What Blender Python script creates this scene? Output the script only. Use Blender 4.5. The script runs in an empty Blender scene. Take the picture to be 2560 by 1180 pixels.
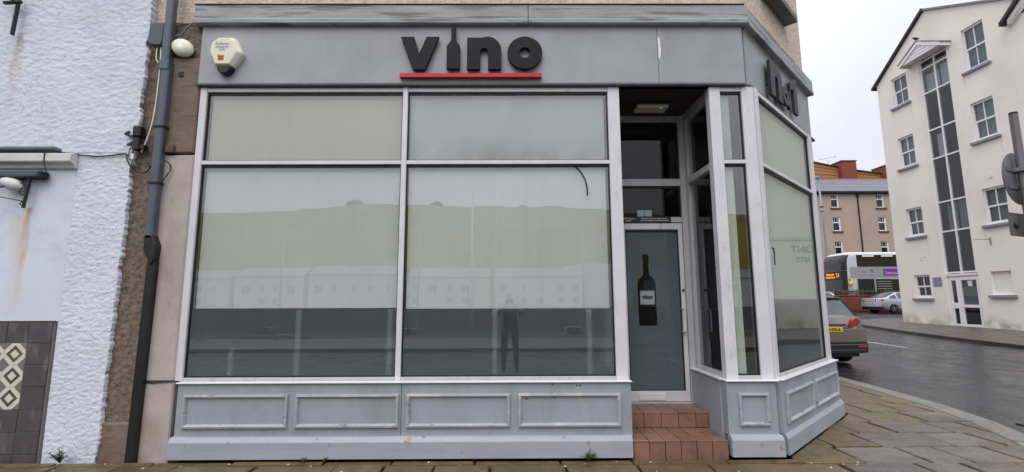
import bpy, bmesh, math, random
from mathutils import Vector, Matrix, noise
from mathutils.geometry import tessellate_polygon
random.seed(7)
SC = bpy.context.scene
COL = SC.collection
R = math.radians
PI = math.pi

# ------------------------------------------------------------------ camera
EYE = 1.45
cam_data = bpy.data.cameras.new('camera')
cam_data.sensor_width = 36.0
cam_data.lens = 1186.42 / 2560 * 36.0
cam_data.clip_start = 0.05
cam_data.clip_end = 2000
cam = bpy.data.objects.new('camera', cam_data)
COL.objects.link(cam)
yaw, pitch, roll = R(0.2903), R(7.787), R(0.196)
fw = Vector((math.sin(yaw) * math.cos(pitch), math.cos(yaw) * math.cos(pitch), math.sin(pitch)))
rt = Vector((math.cos(yaw), -math.sin(yaw), 0))
up = rt.cross(fw)
up2 = up * math.cos(roll) + rt * math.sin(roll)
rt2 = fw.cross(up2)
m = Matrix((rt2, up2, -fw)).transposed().to_4x4()
m.translation = (0, 0, EYE)
cam.matrix_world = m
SC.camera = cam

# ------------------------------------------------------------------ sky, sun, exposure
SUN_EL, SUN_ROT = R(52), R(200)
world = bpy.data.worlds.new('World')
SC.world = world
world.use_nodes = True
nt = world.node_tree
nt.nodes.clear()
def WN(t, **k):
    n = nt.nodes.new(t)
    for a, b in k.items(): setattr(n, a, b)
    return n
out = WN('ShaderNodeOutputWorld')
bg = WN('ShaderNodeBackground')
bg.inputs['Strength'].default_value = 0.1
sky = WN('ShaderNodeTexSky', sky_type='NISHITA', sun_disc=False)
sky.sun_elevation = SUN_EL
sky.sun_rotation = SUN_ROT
sky.dust_density = 4.0
tc = WN('ShaderNodeTexCoord')
sep = WN('ShaderNodeSeparateXYZ')
nt.links.new(tc.outputs['Generated'], sep.inputs[0])
grad = WN('ShaderNodeMapRange')
grad.inputs['From Min'].default_value = 0.0
grad.inputs['From Max'].default_value = 1.0
grad.inputs['To Min'].default_value = 7.5
grad.inputs['To Max'].default_value = 20.0
sqz = WN('ShaderNodeMath', operation='POWER')
sqz.inputs[1].default_value = 1.7
nt.links.new(sep.outputs['Z'], sqz.inputs[0])
sqz.use_clamp = True
nt.links.new(sqz.outputs[0], grad.inputs['Value'])
cl = WN('ShaderNodeTexNoise')
cl.inputs['Scale'].default_value = 2.2
cl.inputs['Detail'].default_value = 5
nt.links.new(tc.outputs['Generated'], cl.inputs['Vector'])
clr = WN('ShaderNodeMapRange')
clr.inputs['From Min'].default_value = 0.3
clr.inputs['From Max'].default_value = 0.7
clr.inputs['To Min'].default_value = 0.87
clr.inputs['To Max'].default_value = 1.10
nt.links.new(cl.outputs['Fac'], clr.inputs['Value'])
mul = WN('ShaderNodeMath', operation='MULTIPLY')
nt.links.new(grad.outputs[0], mul.inputs[0])
nt.links.new(clr.outputs[0], mul.inputs[1])
tint = WN('ShaderNodeVectorMath', operation='SCALE')
tint.inputs[0].default_value = (0.975, 0.98, 1.06)
nt.links.new(mul.outputs[0], tint.inputs['Scale'])
mixw = WN('ShaderNodeMixRGB')
mixw.inputs['Fac'].default_value = 0.92
nt.links.new(sky.outputs[0], mixw.inputs[1])
nt.links.new(tint.outputs[0], mixw.inputs[2])
nt.links.new(mixw.outputs[0], bg.inputs['Color'])
nt.links.new(bg.outputs[0], out.inputs['Surface'])

sun_d = bpy.data.lights.new('sun', 'SUN')
sun_d.energy = 1.15
sun_d.angle = R(40)
sun_d.color = (1.0, 0.97, 0.93)
sun = bpy.data.objects.new('sun', sun_d)
COL.objects.link(sun)
# sun stands behind and to the left of the photographer, high, diffused by cloud
sdir = Vector((math.sin(SUN_ROT) * math.cos(SUN_EL), math.cos(SUN_ROT) * math.cos(SUN_EL), math.sin(SUN_EL)))
sun.rotation_euler = sdir.to_track_quat('Z', 'Y').to_euler()
sun.location = sdir * 60
SC.view_settings.view_transform = 'Standard'
SC.view_settings.look = 'None'
SC.view_settings.exposure = 0.10
SC.view_settings.gamma = 1.0
SC.view_settings.use_curve_mapping = False

# ------------------------------------------------------------------ materials
def s2l(c):
    return tuple(((x / 255) / 12.92 if x / 255 <= 0.04045 else ((x / 255 + 0.055) / 1.055) ** 2.4) for x in c)

def M(name, col, rough=0.6, metal=0.0, v=0.12, vs=2.5, stretch=(1, 1, 1), bump=0.0, bs=60, bdist=0.01,
      stains=(), rv=0.1, spec=0.5, coat=0.0, rand=0.0, bumps2=None, extra=None):
    """procedural material in world space: tonal drift, stains with their own shape, fine relief"""
    mt = bpy.data.materials.new(name)
    mt.use_nodes = True
    T = mt.node_tree
    N, L = T.nodes, T.links
    b = N['Principled BSDF']
    b.inputs['Metallic'].default_value = metal
    b.inputs['Specular IOR Level'].default_value = spec
    b.inputs['Coat Weight'].default_value = coat
    b.inputs['Coat Roughness'].default_value = 0.08
    geo = N.new('ShaderNodeNewGeometry')
    pos = geo.outputs['Position']
    def noise_(scale, st=(1, 1, 1), detail=5, rough_=0.55, off=0.0):
        mp = N.new('ShaderNodeMapping')
        mp.inputs['Scale'].default_value = st
        mp.inputs['Location'].default_value = (off, off * 0.7, off * 1.3)
        L.new(pos, mp.inputs['Vector'])
        n = N.new('ShaderNodeTexNoise')
        n.inputs['Scale'].default_value = scale
        n.inputs['Detail'].default_value = detail
        n.inputs['Roughness'].default_value = rough_
        L.new(mp.outputs[0], n.inputs['Vector'])
        return n.outputs['Fac']
    def mr(sock, a, c, d, e):
        n = N.new('ShaderNodeMapRange')
        n.inputs['From Min'].default_value = a
        n.inputs['From Max'].default_value = c
        n.inputs['To Min'].default_value = d
        n.inputs['To Max'].default_value = e
        L.new(sock, n.inputs['Value'])
        return n.outputs[0]
    base = N.new('ShaderNodeVectorMath')
    base.operation = 'SCALE'
    base.inputs[0].default_value = col[:3]
    L.new(mr(noise_(vs, stretch, 6), 0.3, 0.7, 1 - v, 1 + v), base.inputs['Scale'])
    cur = base.outputs[0]
    if rand:
        oi = N.new('ShaderNodeObjectInfo')
        sc2 = N.new('ShaderNodeVectorMath')
        sc2.operation = 'SCALE'
        L.new(cur, sc2.inputs[0])
        L.new(mr(oi.outputs['Random'], 0, 1, 1 - rand, 1 + rand), sc2.inputs['Scale'])
        cur = sc2.outputs[0]
    for i, s in enumerate(stains):
        if isinstance(s, dict):      # streak with a place of its own
            sx = N.new('ShaderNodeSeparateXYZ')
            L.new(pos, sx.inputs[0])
            ax = s.get('axis', 'X')
            d0 = N.new('ShaderNodeMath'); d0.operation = 'SUBTRACT'
            L.new(sx.outputs[ax], d0.inputs[0]); d0.inputs[1].default_value = s['x']
            # wobble
            w = N.new('ShaderNodeMath'); w.operation = 'ADD'
            L.new(d0.outputs[0], w.inputs[0])
            L.new(mr(noise_(6, (1, 1, 0.5), 3), 0.3, 0.7, -s['w'] * 0.5, s['w'] * 0.5), w.inputs[1])
            ab = N.new('ShaderNodeMath'); ab.operation = 'ABSOLUTE'
            L.new(w.outputs[0], ab.inputs[0])
            fx = mr(ab.outputs[0], s['w'] * 0.2, s['w'], 1, 0)
            f1 = mr(sx.outputs['Z'], s['z0'], s['z1'], 0, 1)
            f2 = mr(sx.outputs['Z'], s['z1'], s['z1'] + 0.02, 1, 0)
            m1 = N.new('ShaderNodeMath'); m1.operation = 'MULTIPLY'
            L.new(fx, m1.inputs[0]); L.new(f1, m1.inputs[1])
            m2 = N.new('ShaderNodeMath'); m2.operation = 'MULTIPLY'
            L.new(m1.outputs[0], m2.inputs[0]); L.new(f2, m2.inputs[1])
            m3 = N.new('ShaderNodeMath'); m3.operation = 'MULTIPLY'
            L.new(m2.outputs[0], m3.inputs[0])
            L.new(mr(noise_(14, (1.5, 1.5, 0.5), 4), 0.3, 0.65, 0.45 * s['a'], s['a']), m3.inputs[1])
            fac = m3.outputs[0]
            colr = s['c']
        else:
            colr, scale, lo, hi, st, amount = s[:6]
            fac = mr(noise_(scale, st, 7, 0.62, 3.1 * (i + 1)), lo, hi, 0, amount)
            if len(s) > 6:           # only below / above a height, edge broken by noise
                zlo, zhi = s[6]
                sx = N.new('ShaderNodeSeparateXYZ'); L.new(pos, sx.inputs[0])
                m1 = N.new('ShaderNodeMath'); m1.operation = 'MULTIPLY'
                L.new(fac, m1.inputs[0]); L.new(mr(sx.outputs['Z'], zlo, zhi, 0, 1), m1.inputs[1])
                fac = m1.outputs[0]
        mx = N.new('ShaderNodeMixRGB')
        mx.inputs[2].default_value = (*colr, 1)
        L.new(fac, mx.inputs['Fac'])
        L.new(cur, mx.inputs[1])
        cur = mx.outputs[0]
    L.new(cur, b.inputs['Base Color'])
    if rv:
        L.new(mr(noise_(vs * 2.3, stretch, 5, 0.6, 9.0), 0.3, 0.7, max(0.02, rough - rv), min(1, rough + rv)), b.inputs['Roughness'])
    else:
        b.inputs['Roughness'].default_value = rough
    if bump:
        bp = N.new('ShaderNodeBump')
        bp.inputs['Strength'].default_value = bump
        bp.inputs['Distance'].default_value = bdist
        L.new(noise_(bs, stretch, 6, 0.6, 5.0), bp.inputs['Height'])
        last = bp
        if bumps2:
            b2 = N.new('ShaderNodeBump')
            b2.inputs['Strength'].default_value = bumps2[0]
            b2.inputs['Distance'].default_value = bumps2[2]
            L.new(noise_(bumps2[1], stretch, 4, 0.5, 7.0), b2.inputs['Height'])
            L.new(bp.outputs[0], b2.inputs['Normal'])
            last = b2
        L.new(last.outputs[0], b.inputs['Normal'])
    return mt

def glass(name, ior=1.9, tint=(0.9, 0.93, 0.93), rough=0.0, wav=0.0):
    """window pane: mirror share by Fresnel on the outer face, the rest passes through"""
    mt = bpy.data.materials.new(name)
    mt.use_nodes = True
    T = mt.node_tree; N, L = T.nodes, T.links
    N.clear()
    o = N.new('ShaderNodeOutputMaterial')
    mx = N.new('ShaderNodeMixShader')
    tr = N.new('ShaderNodeBsdfTransparent'); tr.inputs[0].default_value = (*tint, 1)
    gl = N.new('ShaderNodeBsdfGlossy'); gl.inputs['Roughness'].default_value = rough
    fr = N.new('ShaderNodeFresnel'); fr.inputs['IOR'].default_value = ior
    geo = N.new('ShaderNodeNewGeometry')
    inv = N.new('ShaderNodeMath'); inv.operation = 'SUBTRACT'; inv.inputs[0].default_value = 1.0
    L.new(geo.outputs['Backfacing'], inv.inputs[1])
    ml = N.new('ShaderNodeMath'); ml.operation = 'MULTIPLY'
    L.new(fr.outputs[0], ml.inputs[0]); L.new(inv.outputs[0], ml.inputs[1])
    L.new(ml.outputs[0], mx.inputs[0]); L.new(tr.outputs[0], mx.inputs[1]); L.new(gl.outputs[0], mx.inputs[2])
    if wav:
        n = N.new('ShaderNodeTexNoise'); n.inputs['Scale'].default_value = 1.6; n.inputs['Detail'].default_value = 1
        L.new(geo.outputs['Position'], n.inputs['Vector'])
        bp = N.new('ShaderNodeBump'); bp.inputs['Strength'].default_value = wav; bp.inputs['Distance'].default_value = 0.01
        L.new(n.outputs['Fac'], bp.inputs['Height']); L.new(bp.outputs[0], gl.inputs['Normal'])
    L.new(mx.outputs[0], o.inputs[0])
    return mt

def frosted(name, col, see=0.5, rough=0.55):
    """translucent film: part scatters back, part lets a blurred view of what is behind through"""
    mt = bpy.data.materials.new(name)
    mt.use_nodes = True
    T = mt.node_tree; N, L = T.nodes, T.links
    N.clear()
    o = N.new('ShaderNodeOutputMaterial')
    mx = N.new('ShaderNodeMixShader'); mx.inputs[0].default_value = see
    df = N.new('ShaderNodeBsdfDiffuse'); df.inputs[0].default_value = (*col, 1)
    rf = N.new('ShaderNodeBsdfRefraction'); rf.inputs['Roughness'].default_value = rough; rf.inputs['IOR'].default_value = 1.08
    rf.inputs['Color'].default_value = (0.85, 0.9, 0.92, 1)
    L.new(df.outputs[0], mx.inputs[1]); L.new(rf.outputs[0], mx.inputs[2]); L.new(mx.outputs[0], o.inputs[0])
    return mt

def emit(name, col, k):
    mt = bpy.data.materials.new(name)
    mt.use_nodes = True
    b = mt.node_tree.nodes['Principled BSDF']
    b.inputs['Base Color'].default_value = (*[c * 0.3 for c in col], 1)
    b.inputs['Emission Color'].default_value = (*col, 1)
    b.inputs['Emission Strength'].default_value = k
    return mt

G = {}
G['fascia'] = M('grey painted fascia', s2l((158, 160, 167)), 0.5, v=0.08, vs=1.6, bump=0.12, bs=90, bdist=0.004,
                stains=[(s2l((134, 135, 141)), 1.3, 0.48, 0.75, (1, 1, 0.6), 0.5), (s2l((184, 184, 190)), 5, 0.6, 0.8, (1, 1, 2), 0.35), (s2l((132, 132, 136)), 4, 0.54, 0.72, (2, 1, .4), 0.2)])
G['fasciab'] = M('grey painted fascia end', s2l((152, 154, 162)), 0.5, v=0.08, vs=1.9, bump=0.12, bs=90, bdist=0.004,
                stains=[(s2l((128, 129, 136)), 1.5, 0.5, 0.75, (1, 1, 0.6), 0.5)])
G['cornice'] = M('weathered grey cornice timber', s2l((152, 156, 160)), 0.6, v=0.1, vs=2.0, stretch=(0.5, 0.5, 5), bump=0.3, bs=30, bdist=0.006,
                 stains=[(s2l((92, 89, 86)), 2.6, 0.53, 0.60, (0.45, 0.5, 7), 0.75), (s2l((74, 66, 60)), 9, 0.60, 0.66, (0.3, 0.3, 5), 0.7), (s2l((168, 170, 172)), 4, 0.58, 0.66, (0.4, 0.4, 6), 0.6), (s2l((122, 126, 120)), 3, 0.52, 0.7, (0.7, 0.7, 3), 0.5)])
G['trim'] = M('dark weathered trim', s2l((92, 95, 92)), 0.6, v=0.2, vs=6, bump=0.2, bs=40)
G['riser'] = M('grey painted stall riser', s2l((154, 158, 168)), 0.5, v=0.07, vs=2.2, bump=0.1, bs=70, bdist=0.004,
               stains=[(s2l((124, 124, 124)), 4, 0.54, 0.72, (2, 2, .4), 0.22), (s2l((122, 125, 131)), 2.4, 0.50, 0.75, (1, 1, 0.5), 0.6), (s2l((100, 92, 82)), 26, 0.72, 0.78, (1, 1, 1), 0.8)])
G['plinth'] = M('chipped grey plinth paint', s2l((160, 165, 176)), 0.5, v=0.06, vs=2.6, stretch=(0.7, 0.7, 2.0), bump=0.15, bs=50, bdist=0.005,
                stains=[(s2l((132, 137, 146)), 3.2, 0.5, 0.75, (0.4, 0.4, 3), 0.5), (s2l((134, 118, 106)), 11, 0.645, 0.665, (1, 1, 1), 0.85), (s2l((92, 76, 64)), 24, 0.675, 0.70, (1, 1, 1), 0.9), dict(x=-.93, w=.03, z0=.10, z1=.200, c=s2l((158, 120, 70)), a=.95), dict(x=-1.66, w=.02, z0=.12, z1=.15, c=s2l((150, 104, 80)), a=1.0), dict(x=.72, w=.02, z0=.12, z1=.16, c=s2l((120, 112, 110)), a=1.0)])
G['mould'] = M('peeling panel moulding paint', s2l((160, 163, 172)), 0.5, v=0.08, vs=5, bump=0.3, bs=60,
               stains=[(s2l((190, 184, 180)), 3.5, 0.55, 0.62, (1, 1, 2.5), 0.8), (s2l((116, 92, 78)), 8, 0.60, 0.66, (1, 1, 4), 0.85)])
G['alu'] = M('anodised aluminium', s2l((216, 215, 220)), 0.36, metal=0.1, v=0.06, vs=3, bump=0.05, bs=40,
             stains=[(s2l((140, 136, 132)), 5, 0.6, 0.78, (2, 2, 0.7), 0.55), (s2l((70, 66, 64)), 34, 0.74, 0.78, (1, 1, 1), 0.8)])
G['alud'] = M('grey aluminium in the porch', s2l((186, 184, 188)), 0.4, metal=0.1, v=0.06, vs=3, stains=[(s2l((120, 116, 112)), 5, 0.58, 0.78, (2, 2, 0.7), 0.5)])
G['strip'] = M('bright aluminium edge strip', s2l((228, 227, 229)), 0.35, metal=0.1, v=0.03, vs=4, rv=0)
G['gasket'] = M('black rubber gasket', (0.012, 0.012, 0.013), 0.6, v=0.1)
G['glass'] = glass('shop window glass', 2.8, (0.93, 0.95, 0.94), wav=0.02)
G['glassd'] = glass('door glass', 1.55, (0.85, 0.88, 0.9))
G['blind_l'] = M('beige blind fabric', s2l((198, 193, 176)), 0.9, v=0.06, vs=1.2, stretch=(2, 1, 0.5), bump=0.05, bs=200, stains=[(s2l((180, 174, 156)), 1.4, .5, .7, (1, 1, .6), .4)])
G['blind_r'] = M('pale green grey blind fabric', s2l((182, 190, 188)), 0.9, v=0.06, vs=1.4, stretch=(2.5, 1, 0.5), bump=0.05, bs=200, stains=[(s2l((118, 120, 100)), 2.4, 0.36, 0.62, (1, 1, 1), 0.75, (3.16, 2.90)), (s2l((164, 172, 168)), 1.6, .5, .7, (1, 1, .6), .4)])
G['blind'] = M('off white roller blind fabric', s2l((219, 219, 222)), 0.9, v=0.05, vs=0.8, stretch=(1, 1, .6), bump=0.05, bs=200, stains=[(s2l((192, 192, 190)), 5, .5, .75, (4, 1, .1), .2)])
G['blind_c'] = M('cream roller blind fabric', s2l((208, 212, 203)), 0.9, v=0.03, vs=1.2, bump=0.05, bs=200)
G['film'] = frosted('frosted window film', (0.26, 0.28, 0.31), 0.72, 0.40)
G['filmdoor'] = M('grey door film', s2l((116, 124, 127)), 0.7, v=0.06, vs=1.4)
G['interior'] = M('dark shop interior', (0.07, 0.07, 0.075), 0.9, v=0.2)
G['postw'] = M('white furniture leg', (0.75, 0.75, 0.74), 0.5, v=0.05)
G['ceil'] = M('brown porch ceiling', s2l((46, 40, 38)), 0.7, v=0.2, vs=3)
G['letter'] = M('black letter acrylic', (0.009, 0.009, 0.012), 0.5, v=0.15, vs=8, rv=0.05, spec=0.2)
G['letterg'] = M('charcoal letter acrylic', (0.032, 0.03, 0.031), 0.5, v=0.15, vs=8, rv=0.05, spec=0.3)
G['red'] = M('red acrylic bar', (0.50, 0.008, 0.025), 0.4, v=0.06, vs=5)
G['cream'] = M('cream plastic', s2l((226, 226, 204)), 0.45, v=0.04, vs=10)
G['faint'] = M('faded grey print', s2l((172, 176, 188)), 0.6, v=0.05)
G['navy'] = M('navy lens', (0.006, 0.009, 0.02), 0.15, v=0.1)
G['black'] = M('black plastic', (0.01, 0.01, 0.011), 0.45, v=0.15)
G['iron'] = M('black painted iron', (0.014, 0.013, 0.014), 0.5, v=0.2, vs=10)
G['dgrey'] = M('dark grey plastic', s2l((78, 84, 92)), 0.5, v=0.08, vs=6, bump=0.1)
G['pipe'] = M('slate grey pipe paint', s2l((84, 92, 105)), 0.45, v=0.08, vs=5, stains=[(s2l((70, 74, 82)), 6, 0.55, 0.7, (1, 1, 0.5), 0.6)])
G['pebble'] = M('beige roughcast', s2l((214, 196, 180)), 0.92, v=0.16, vs=30, bump=0.6, bs=55, bdist=0.02,
                stains=[(s2l((120, 104, 92)), 45, 0.55, 0.68, (1, 1, 1), 0.7), (s2l((206, 194, 180)), 60, 0.58, 0.7, (1, 1, 1), 0.7)])
G['brownrough'] = M('brown roughcast', s2l((124, 109, 97)), 0.95, v=0.25, vs=16, bump=0.7, bs=60, bdist=0.02,
                    stains=[(s2l((76, 66, 58)), 22, 0.52, 0.66, (1, 1, 1), 0.8), (s2l((136, 120, 104)), 40, 0.6, 0.7, (1, 1, 1), 0.6), (s2l((88, 92, 62)), 5, 0.6, 0.75, (1, 1, 0.4), 0.5)])
G['stone'] = M('pale sandstone block', s2l((178, 168, 162)), 0.85, v=0.09, vs=4, bump=0.25, bs=60,
               stains=[(s2l((150, 132, 124)), 2.4, 0.5, 0.7, (1.5, 1, 1), 0.6), (s2l((196, 190, 186)), 5, 0.58, 0.7, (1, 1, 1), 0.5), (s2l((110, 112, 92)), 8, 0.62, 0.75, (1, 1, 0.6), 0.35)])
G['brownstone'] = M('brown tooled stone', s2l((122, 105, 92)), 0.88, v=0.12, vs=5, stretch=(1, 1, 2.5), bump=0.45, bs=26,
                    stains=[(s2l((88, 76, 68)), 7, 0.56, 0.68, (0.8, 1, 4), 0.7), (s2l((70, 62, 56)), 2.5, 0.55, 0.75, (2, 1, 0.6), 0.5)])
G['whiterough'] = M('white roughcast paint', s2l((217, 221, 234)), 0.75, v=0.06, vs=2, bump=0.6, bs=70, bdist=0.014, bumps2=(0.35, 160, 0.006),
                    stains=[dict(x=-5.12, w=0.06, z0=3.3, z1=4.22, c=s2l((178, 152, 120)), a=0.75), (s2l((182, 186, 194)), 1.6, 0.5, 0.72, (1, 1, .6), 0.55), (s2l((140, 142, 146)), 26, 0.63, 0.70, (1, 1, 1), 0.6),
                            (s2l((128, 136, 92)), 7, 0.5, 0.7, (1, 1, 1), 0.5, (0.3, 0.0))])
G['whitesmooth'] = M('white smooth render paint', s2l((212, 217, 232)), 0.6, v=0.04, vs=2.5, bump=0.1, bs=40,
                     stains=[dict(x=-4.79, w=0.045, z0=1.35, z1=2.38, c=s2l((196, 132, 52)), a=0.95), dict(x=-4.83, w=0.10, z0=1.3, z1=2.3, c=s2l((206, 186, 140)), a=0.6), (s2l((176, 180, 186)), 3, 0.55, 0.75, (1, 1, 1.5), 0.45)])
G['ledge'] = M('white moulded ledge paint', s2l((208, 208, 206)), 0.6, v=0.06, vs=5, stains=[(s2l((160, 160, 156)), 5, 0.55, 0.75, (0.6, 1, 3), 0.5)])
G['lead'] = M('grey lead flashing', s2l((112, 114, 120)), 0.5, metal=0.3, v=0.12, vs=5)
G['tilegrey'] = M('dark grey wall tile', s2l((84, 78, 82)), 0.4, v=0.12, vs=6, rand=0.12, stains=[(s2l((150, 142, 140)), 4, 0.57, 0.75, (1.5, 1, 0.5), 0.6), (s2l((118, 106, 100)), 11, 0.6, 0.72, (1, 1, 1), 0.5)])
G['tilecream'] = M('cream tile glaze', s2l((212, 206, 190)), 0.4, v=0.06, vs=9)
G['tilemid'] = M('grey tile glaze', s2l((120, 114, 116)), 0.4, v=0.08, vs=9)
G['grout'] = M('tile grout', s2l((148, 142, 138)), 0.9, v=0.15, vs=12)
G['terra'] = M('terracotta quarry tile', s2l((132, 98, 82)), 0.5, v=0.12, vs=7, rand=0.13, bump=0.15, bs=60, stains=[(s2l((98, 76, 68)), 3.5, 0.48, 0.66, (1, 1, 1), 0.7), (s2l((84, 70, 62)), 14, 0.6, 0.7, (1, 1, 1), 0.6), (s2l((176, 140, 124)), 8, 0.64, 0.76, (1, 1, 1), 0.4)])
G['terrag'] = M('step grout', s2l((150, 126, 112)), 0.9, v=0.2, vs=12)
G['asphalt'] = M('wet asphalt', (0.034, 0.035, 0.038), 0.29, v=0.2, vs=0.7, rv=0.13, spec=0.38, bump=0.22, bs=110, bdist=0.008,
                 stains=[((0.03, 0.03, 0.032), 0.35, 0.5, 0.62, (1, 0.35, 1), 0.6), ((0.075, 0.072, 0.068), 60, 0.66, 0.74, (1, 1, 1), 0.6), ((0.018, 0.018, 0.02), 1.1, 0.62, 0.64, (0.35, 1.2, 1), 0.7)], bumps2=(0.15, 1.2, 0.02))
G['asphaltp'] = M('brown pavement asphalt', s2l((88, 80, 76)), 0.45, v=0.16, vs=1.5, bump=0.3, bs=90, stains=[((0.05, 0.046, 0.042), 0.6, 0.5, 0.7, (1, 1, 1), 0.5)])
G['paver'] = M('wet riven flagstone', s2l((106, 97, 86)), 0.32, v=0.16, vs=4, rand=0.17, rv=0.14, bump=0.7, bs=11, bdist=0.014, stretch=(0.6, 1.5, 1),
               stains=[(s2l((72, 65, 55)), 1.8, 0.46, 0.64, (0.8, 1.6, 1), 0.8), (s2l((104, 80, 68)), 3.1, 0.58, 0.7, (0.6, 1.8, 1), 0.7), (s2l((120, 116, 110)), 2.3, 0.56, 0.72, (1, 1, 1), 0.6)], bumps2=(0.3, 70, 0.004))
G['pavermoss'] = M('mossy wet flagstone', s2l((98, 84, 56)), 0.42, v=0.2, vs=6, rand=0.14, rv=0.14, bump=0.7, bs=16, bdist=0.014,
                   stains=[(s2l((74, 66, 36)), 3.6, 0.5, 0.66, (1, 1, 1), 0.7), (s2l((124, 92, 58)), 2.1, 0.55, 0.7, (1, 1, 1), 0.6), (s2l((66, 56, 42)), 9, 0.6, 0.72, (1, 1, 1), 0.6)], bumps2=(0.4, 60, 0.005))
G['bed'] = M('dark joint bedding', (0.012, 0.011, 0.009), 0.8, v=0.3, vs=12)
G['granite'] = M('pale granite kerb', s2l((118, 117, 109)), 0.5, v=0.16, vs=8, rand=0.12, bump=0.3, bs=70, stains=[(s2l((104, 100, 90)), 3, 0.52, 0.7, (1, 1, 1), 0.5)])
G['kerbdark'] = M('dark wet kerb', s2l((62, 55, 54)), 0.45, v=0.12, vs=4, rand=0.1)
G['linepaint'] = M('worn white road paint', s2l((190, 190, 188)), 0.5, v=0.1, vs=4, stains=[((0.05, 0.05, 0.052), 14, 0.55, 0.66, (1, 1, 1), 0.8)])
G['green'] = M('weed leaf', (0.075, 0.11, 0.03), 0.6, v=0.3, vs=20)
G['hedge'] = M('hedge leaf', (0.075, 0.095, 0.03), 0.6, v=0.4, vs=3, stains=[((0.16, 0.14, 0.06), 2, 0.55, 0.7, (1, 1, 1), 0.5)])
G['hedgecore'] = M('hedge twigs', (0.03, 0.025, 0.016), 0.9, v=0.3, vs=6)
G['cwhite'] = M('cream white render', s2l((234, 232, 226)), 0.85, v=0.025, vs=0.7, bump=0.15, bs=60,
                stains=[(s2l((136, 130, 78)), 1.4, 0.44, 0.62, (1, 1, 1), 0.85, (0.95, 0.35)), (s2l((212, 209, 199)), 0.5, 0.48, 0.72, (1, 1, 0.5), 0.6), dict(axis='Y', x=21.80, w=.05, z0=9.92, z1=10.91, c=s2l((176, 172, 160)), a=.55), dict(axis='Y', x=22.90, w=.05, z0=6.76, z1=7.75, c=s2l((176, 172, 160)), a=.55), dict(axis='Y', x=21.85, w=.05, z0=3.34, z1=4.33, c=s2l((176, 172, 160)), a=.55), dict(axis='Y', x=19.10, w=.05, z0=9.92, z1=10.91, c=s2l((176, 172, 160)), a=.55), dict(axis='Y', x=18.00, w=.05, z0=6.85, z1=7.84, c=s2l((176, 172, 160)), a=.55), dict(axis='Y', x=19.13, w=.05, z0=3.34, z1=4.33, c=s2l((176, 172, 160)), a=.55), dict(axis='Y', x=22.90, w=.05, z0=9.92, z1=10.91, c=s2l((176, 172, 160)), a=.55)])
G['upvc'] = M('white window frame paint', s2l((232, 230, 232)), 0.4, v=0.03, vs=3)
G['sillgrey'] = M('slate blue sill paint', s2l((134, 138, 152)), 0.55, v=0.06, vs=4)
G['slate'] = M('slate roof', s2l((120, 122, 130)), 0.5, v=0.12, vs=1.2, rand=0.1)
G['darkroof'] = M('dark bargeboard', (0.025, 0.024, 0.028), 0.5, v=0.15)
G['winglass'] = glass('apartment glass', 1.75, (0.75, 0.78, 0.8))
G['curtain'] = M('net curtain', s2l((214, 220, 224)), 0.9, v=0.14, vs=5, stretch=(6, 6, 0.3))
G['roomdark'] = M('dark room', (0.012, 0.010, 0.013), 0.9, v=0.2)
G['roomgrey'] = M('grey room blind', s2l((146, 154, 156)), 0.9, v=0.1, vs=2)
G['roomgreen'] = M('frosted sash backing', s2l((158, 172, 170)), 0.9, v=0.08, vs=2)
G['harl'] = M('pinkish brown harling', s2l((176, 157, 144)), 0.9, v=0.06, vs=0.5, bump=0.2, bs=30, stains=[(s2l((158, 140, 128)), 0.4, 0.5, 0.75, (1, 1, 1), 0.5)])
G['brownsill'] = M('brown sill stone', s2l((92, 76, 68)), 0.8, v=0.1)
G['cladding'] = M('orange timber cladding', s2l((170, 118, 70)), 0.6, v=0.1, vs=2, rand=0.1, stretch=(0.3, 1, 2))
G['brick'] = M('red brick', s2l((136, 74, 58)), 0.85, v=0.1, vs=1.5, rand=0.14, bump=0.2, bs=30)
G['mortar'] = M('brick mortar', s2l((110, 84, 74)), 0.9, v=0.1)
G['galv'] = M('galvanised steel', s2l((140, 146, 154)), 0.45, metal=0.4, v=0.08, vs=3)
G['cab'] = M('grey blue cabinet paint', s2l((126, 136, 152)), 0.5, v=0.06, vs=2)
G['signback'] = M('grey sign back', s2l((98, 98, 104)), 0.5, metal=0.2, v=0.06, vs=6)
G['signpost'] = M('grey sign post', s2l((84, 82, 82)), 0.5, metal=0.1, v=0.1, vs=5)
G['suv'] = M('taupe metallic paint', s2l((122, 114, 110)), 0.3, metal=0.35, v=0.03, vs=1, coat=0.7, rv=0.03)
G['silver'] = M('silver metallic paint', s2l((186, 192, 200)), 0.28, metal=0.35, v=0.02, vs=1, coat=0.7, rv=0.03)
G['carglass'] = M('tinted car glass', (0.02, 0.023, 0.025), 0.05, v=0.1, rv=0.02, spec=0.8, coat=1.0)
G['rear_glass'] = M('car rear window glass', (0.07, 0.085, 0.095), 0.05, v=0.25, vs=3, rv=0.02, spec=.4, coat=.35)
G['glossblack'] = M('gloss black trim', (0.012, 0.012, 0.013), 0.5, v=.1, rv=.02, spec=.12)
G['tyre'] = M('tyre rubber', (0.012, 0.012, 0.012), 0.75, v=0.2)
G['rim'] = M('alloy rim', s2l((150, 152, 156)), 0.35, metal=0.5, v=0.05)
G['redlens'] = M('red lamp lens', (0.42, 0.008, 0.012), 0.15, v=0.15, vs=18, coat=0.8)
G['chrome'] = M('bright chrome', s2l((215, 215, 218)), 0.2, metal=0.6, v=0.03)
G['plate'] = M('yellow number plate', s2l((222, 176, 30)), 0.4, v=0.03)
G['busw'] = M('silver white bus paint', s2l((196, 198, 204)), 0.35, v=0.03, vs=1, coat=0.4)
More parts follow.
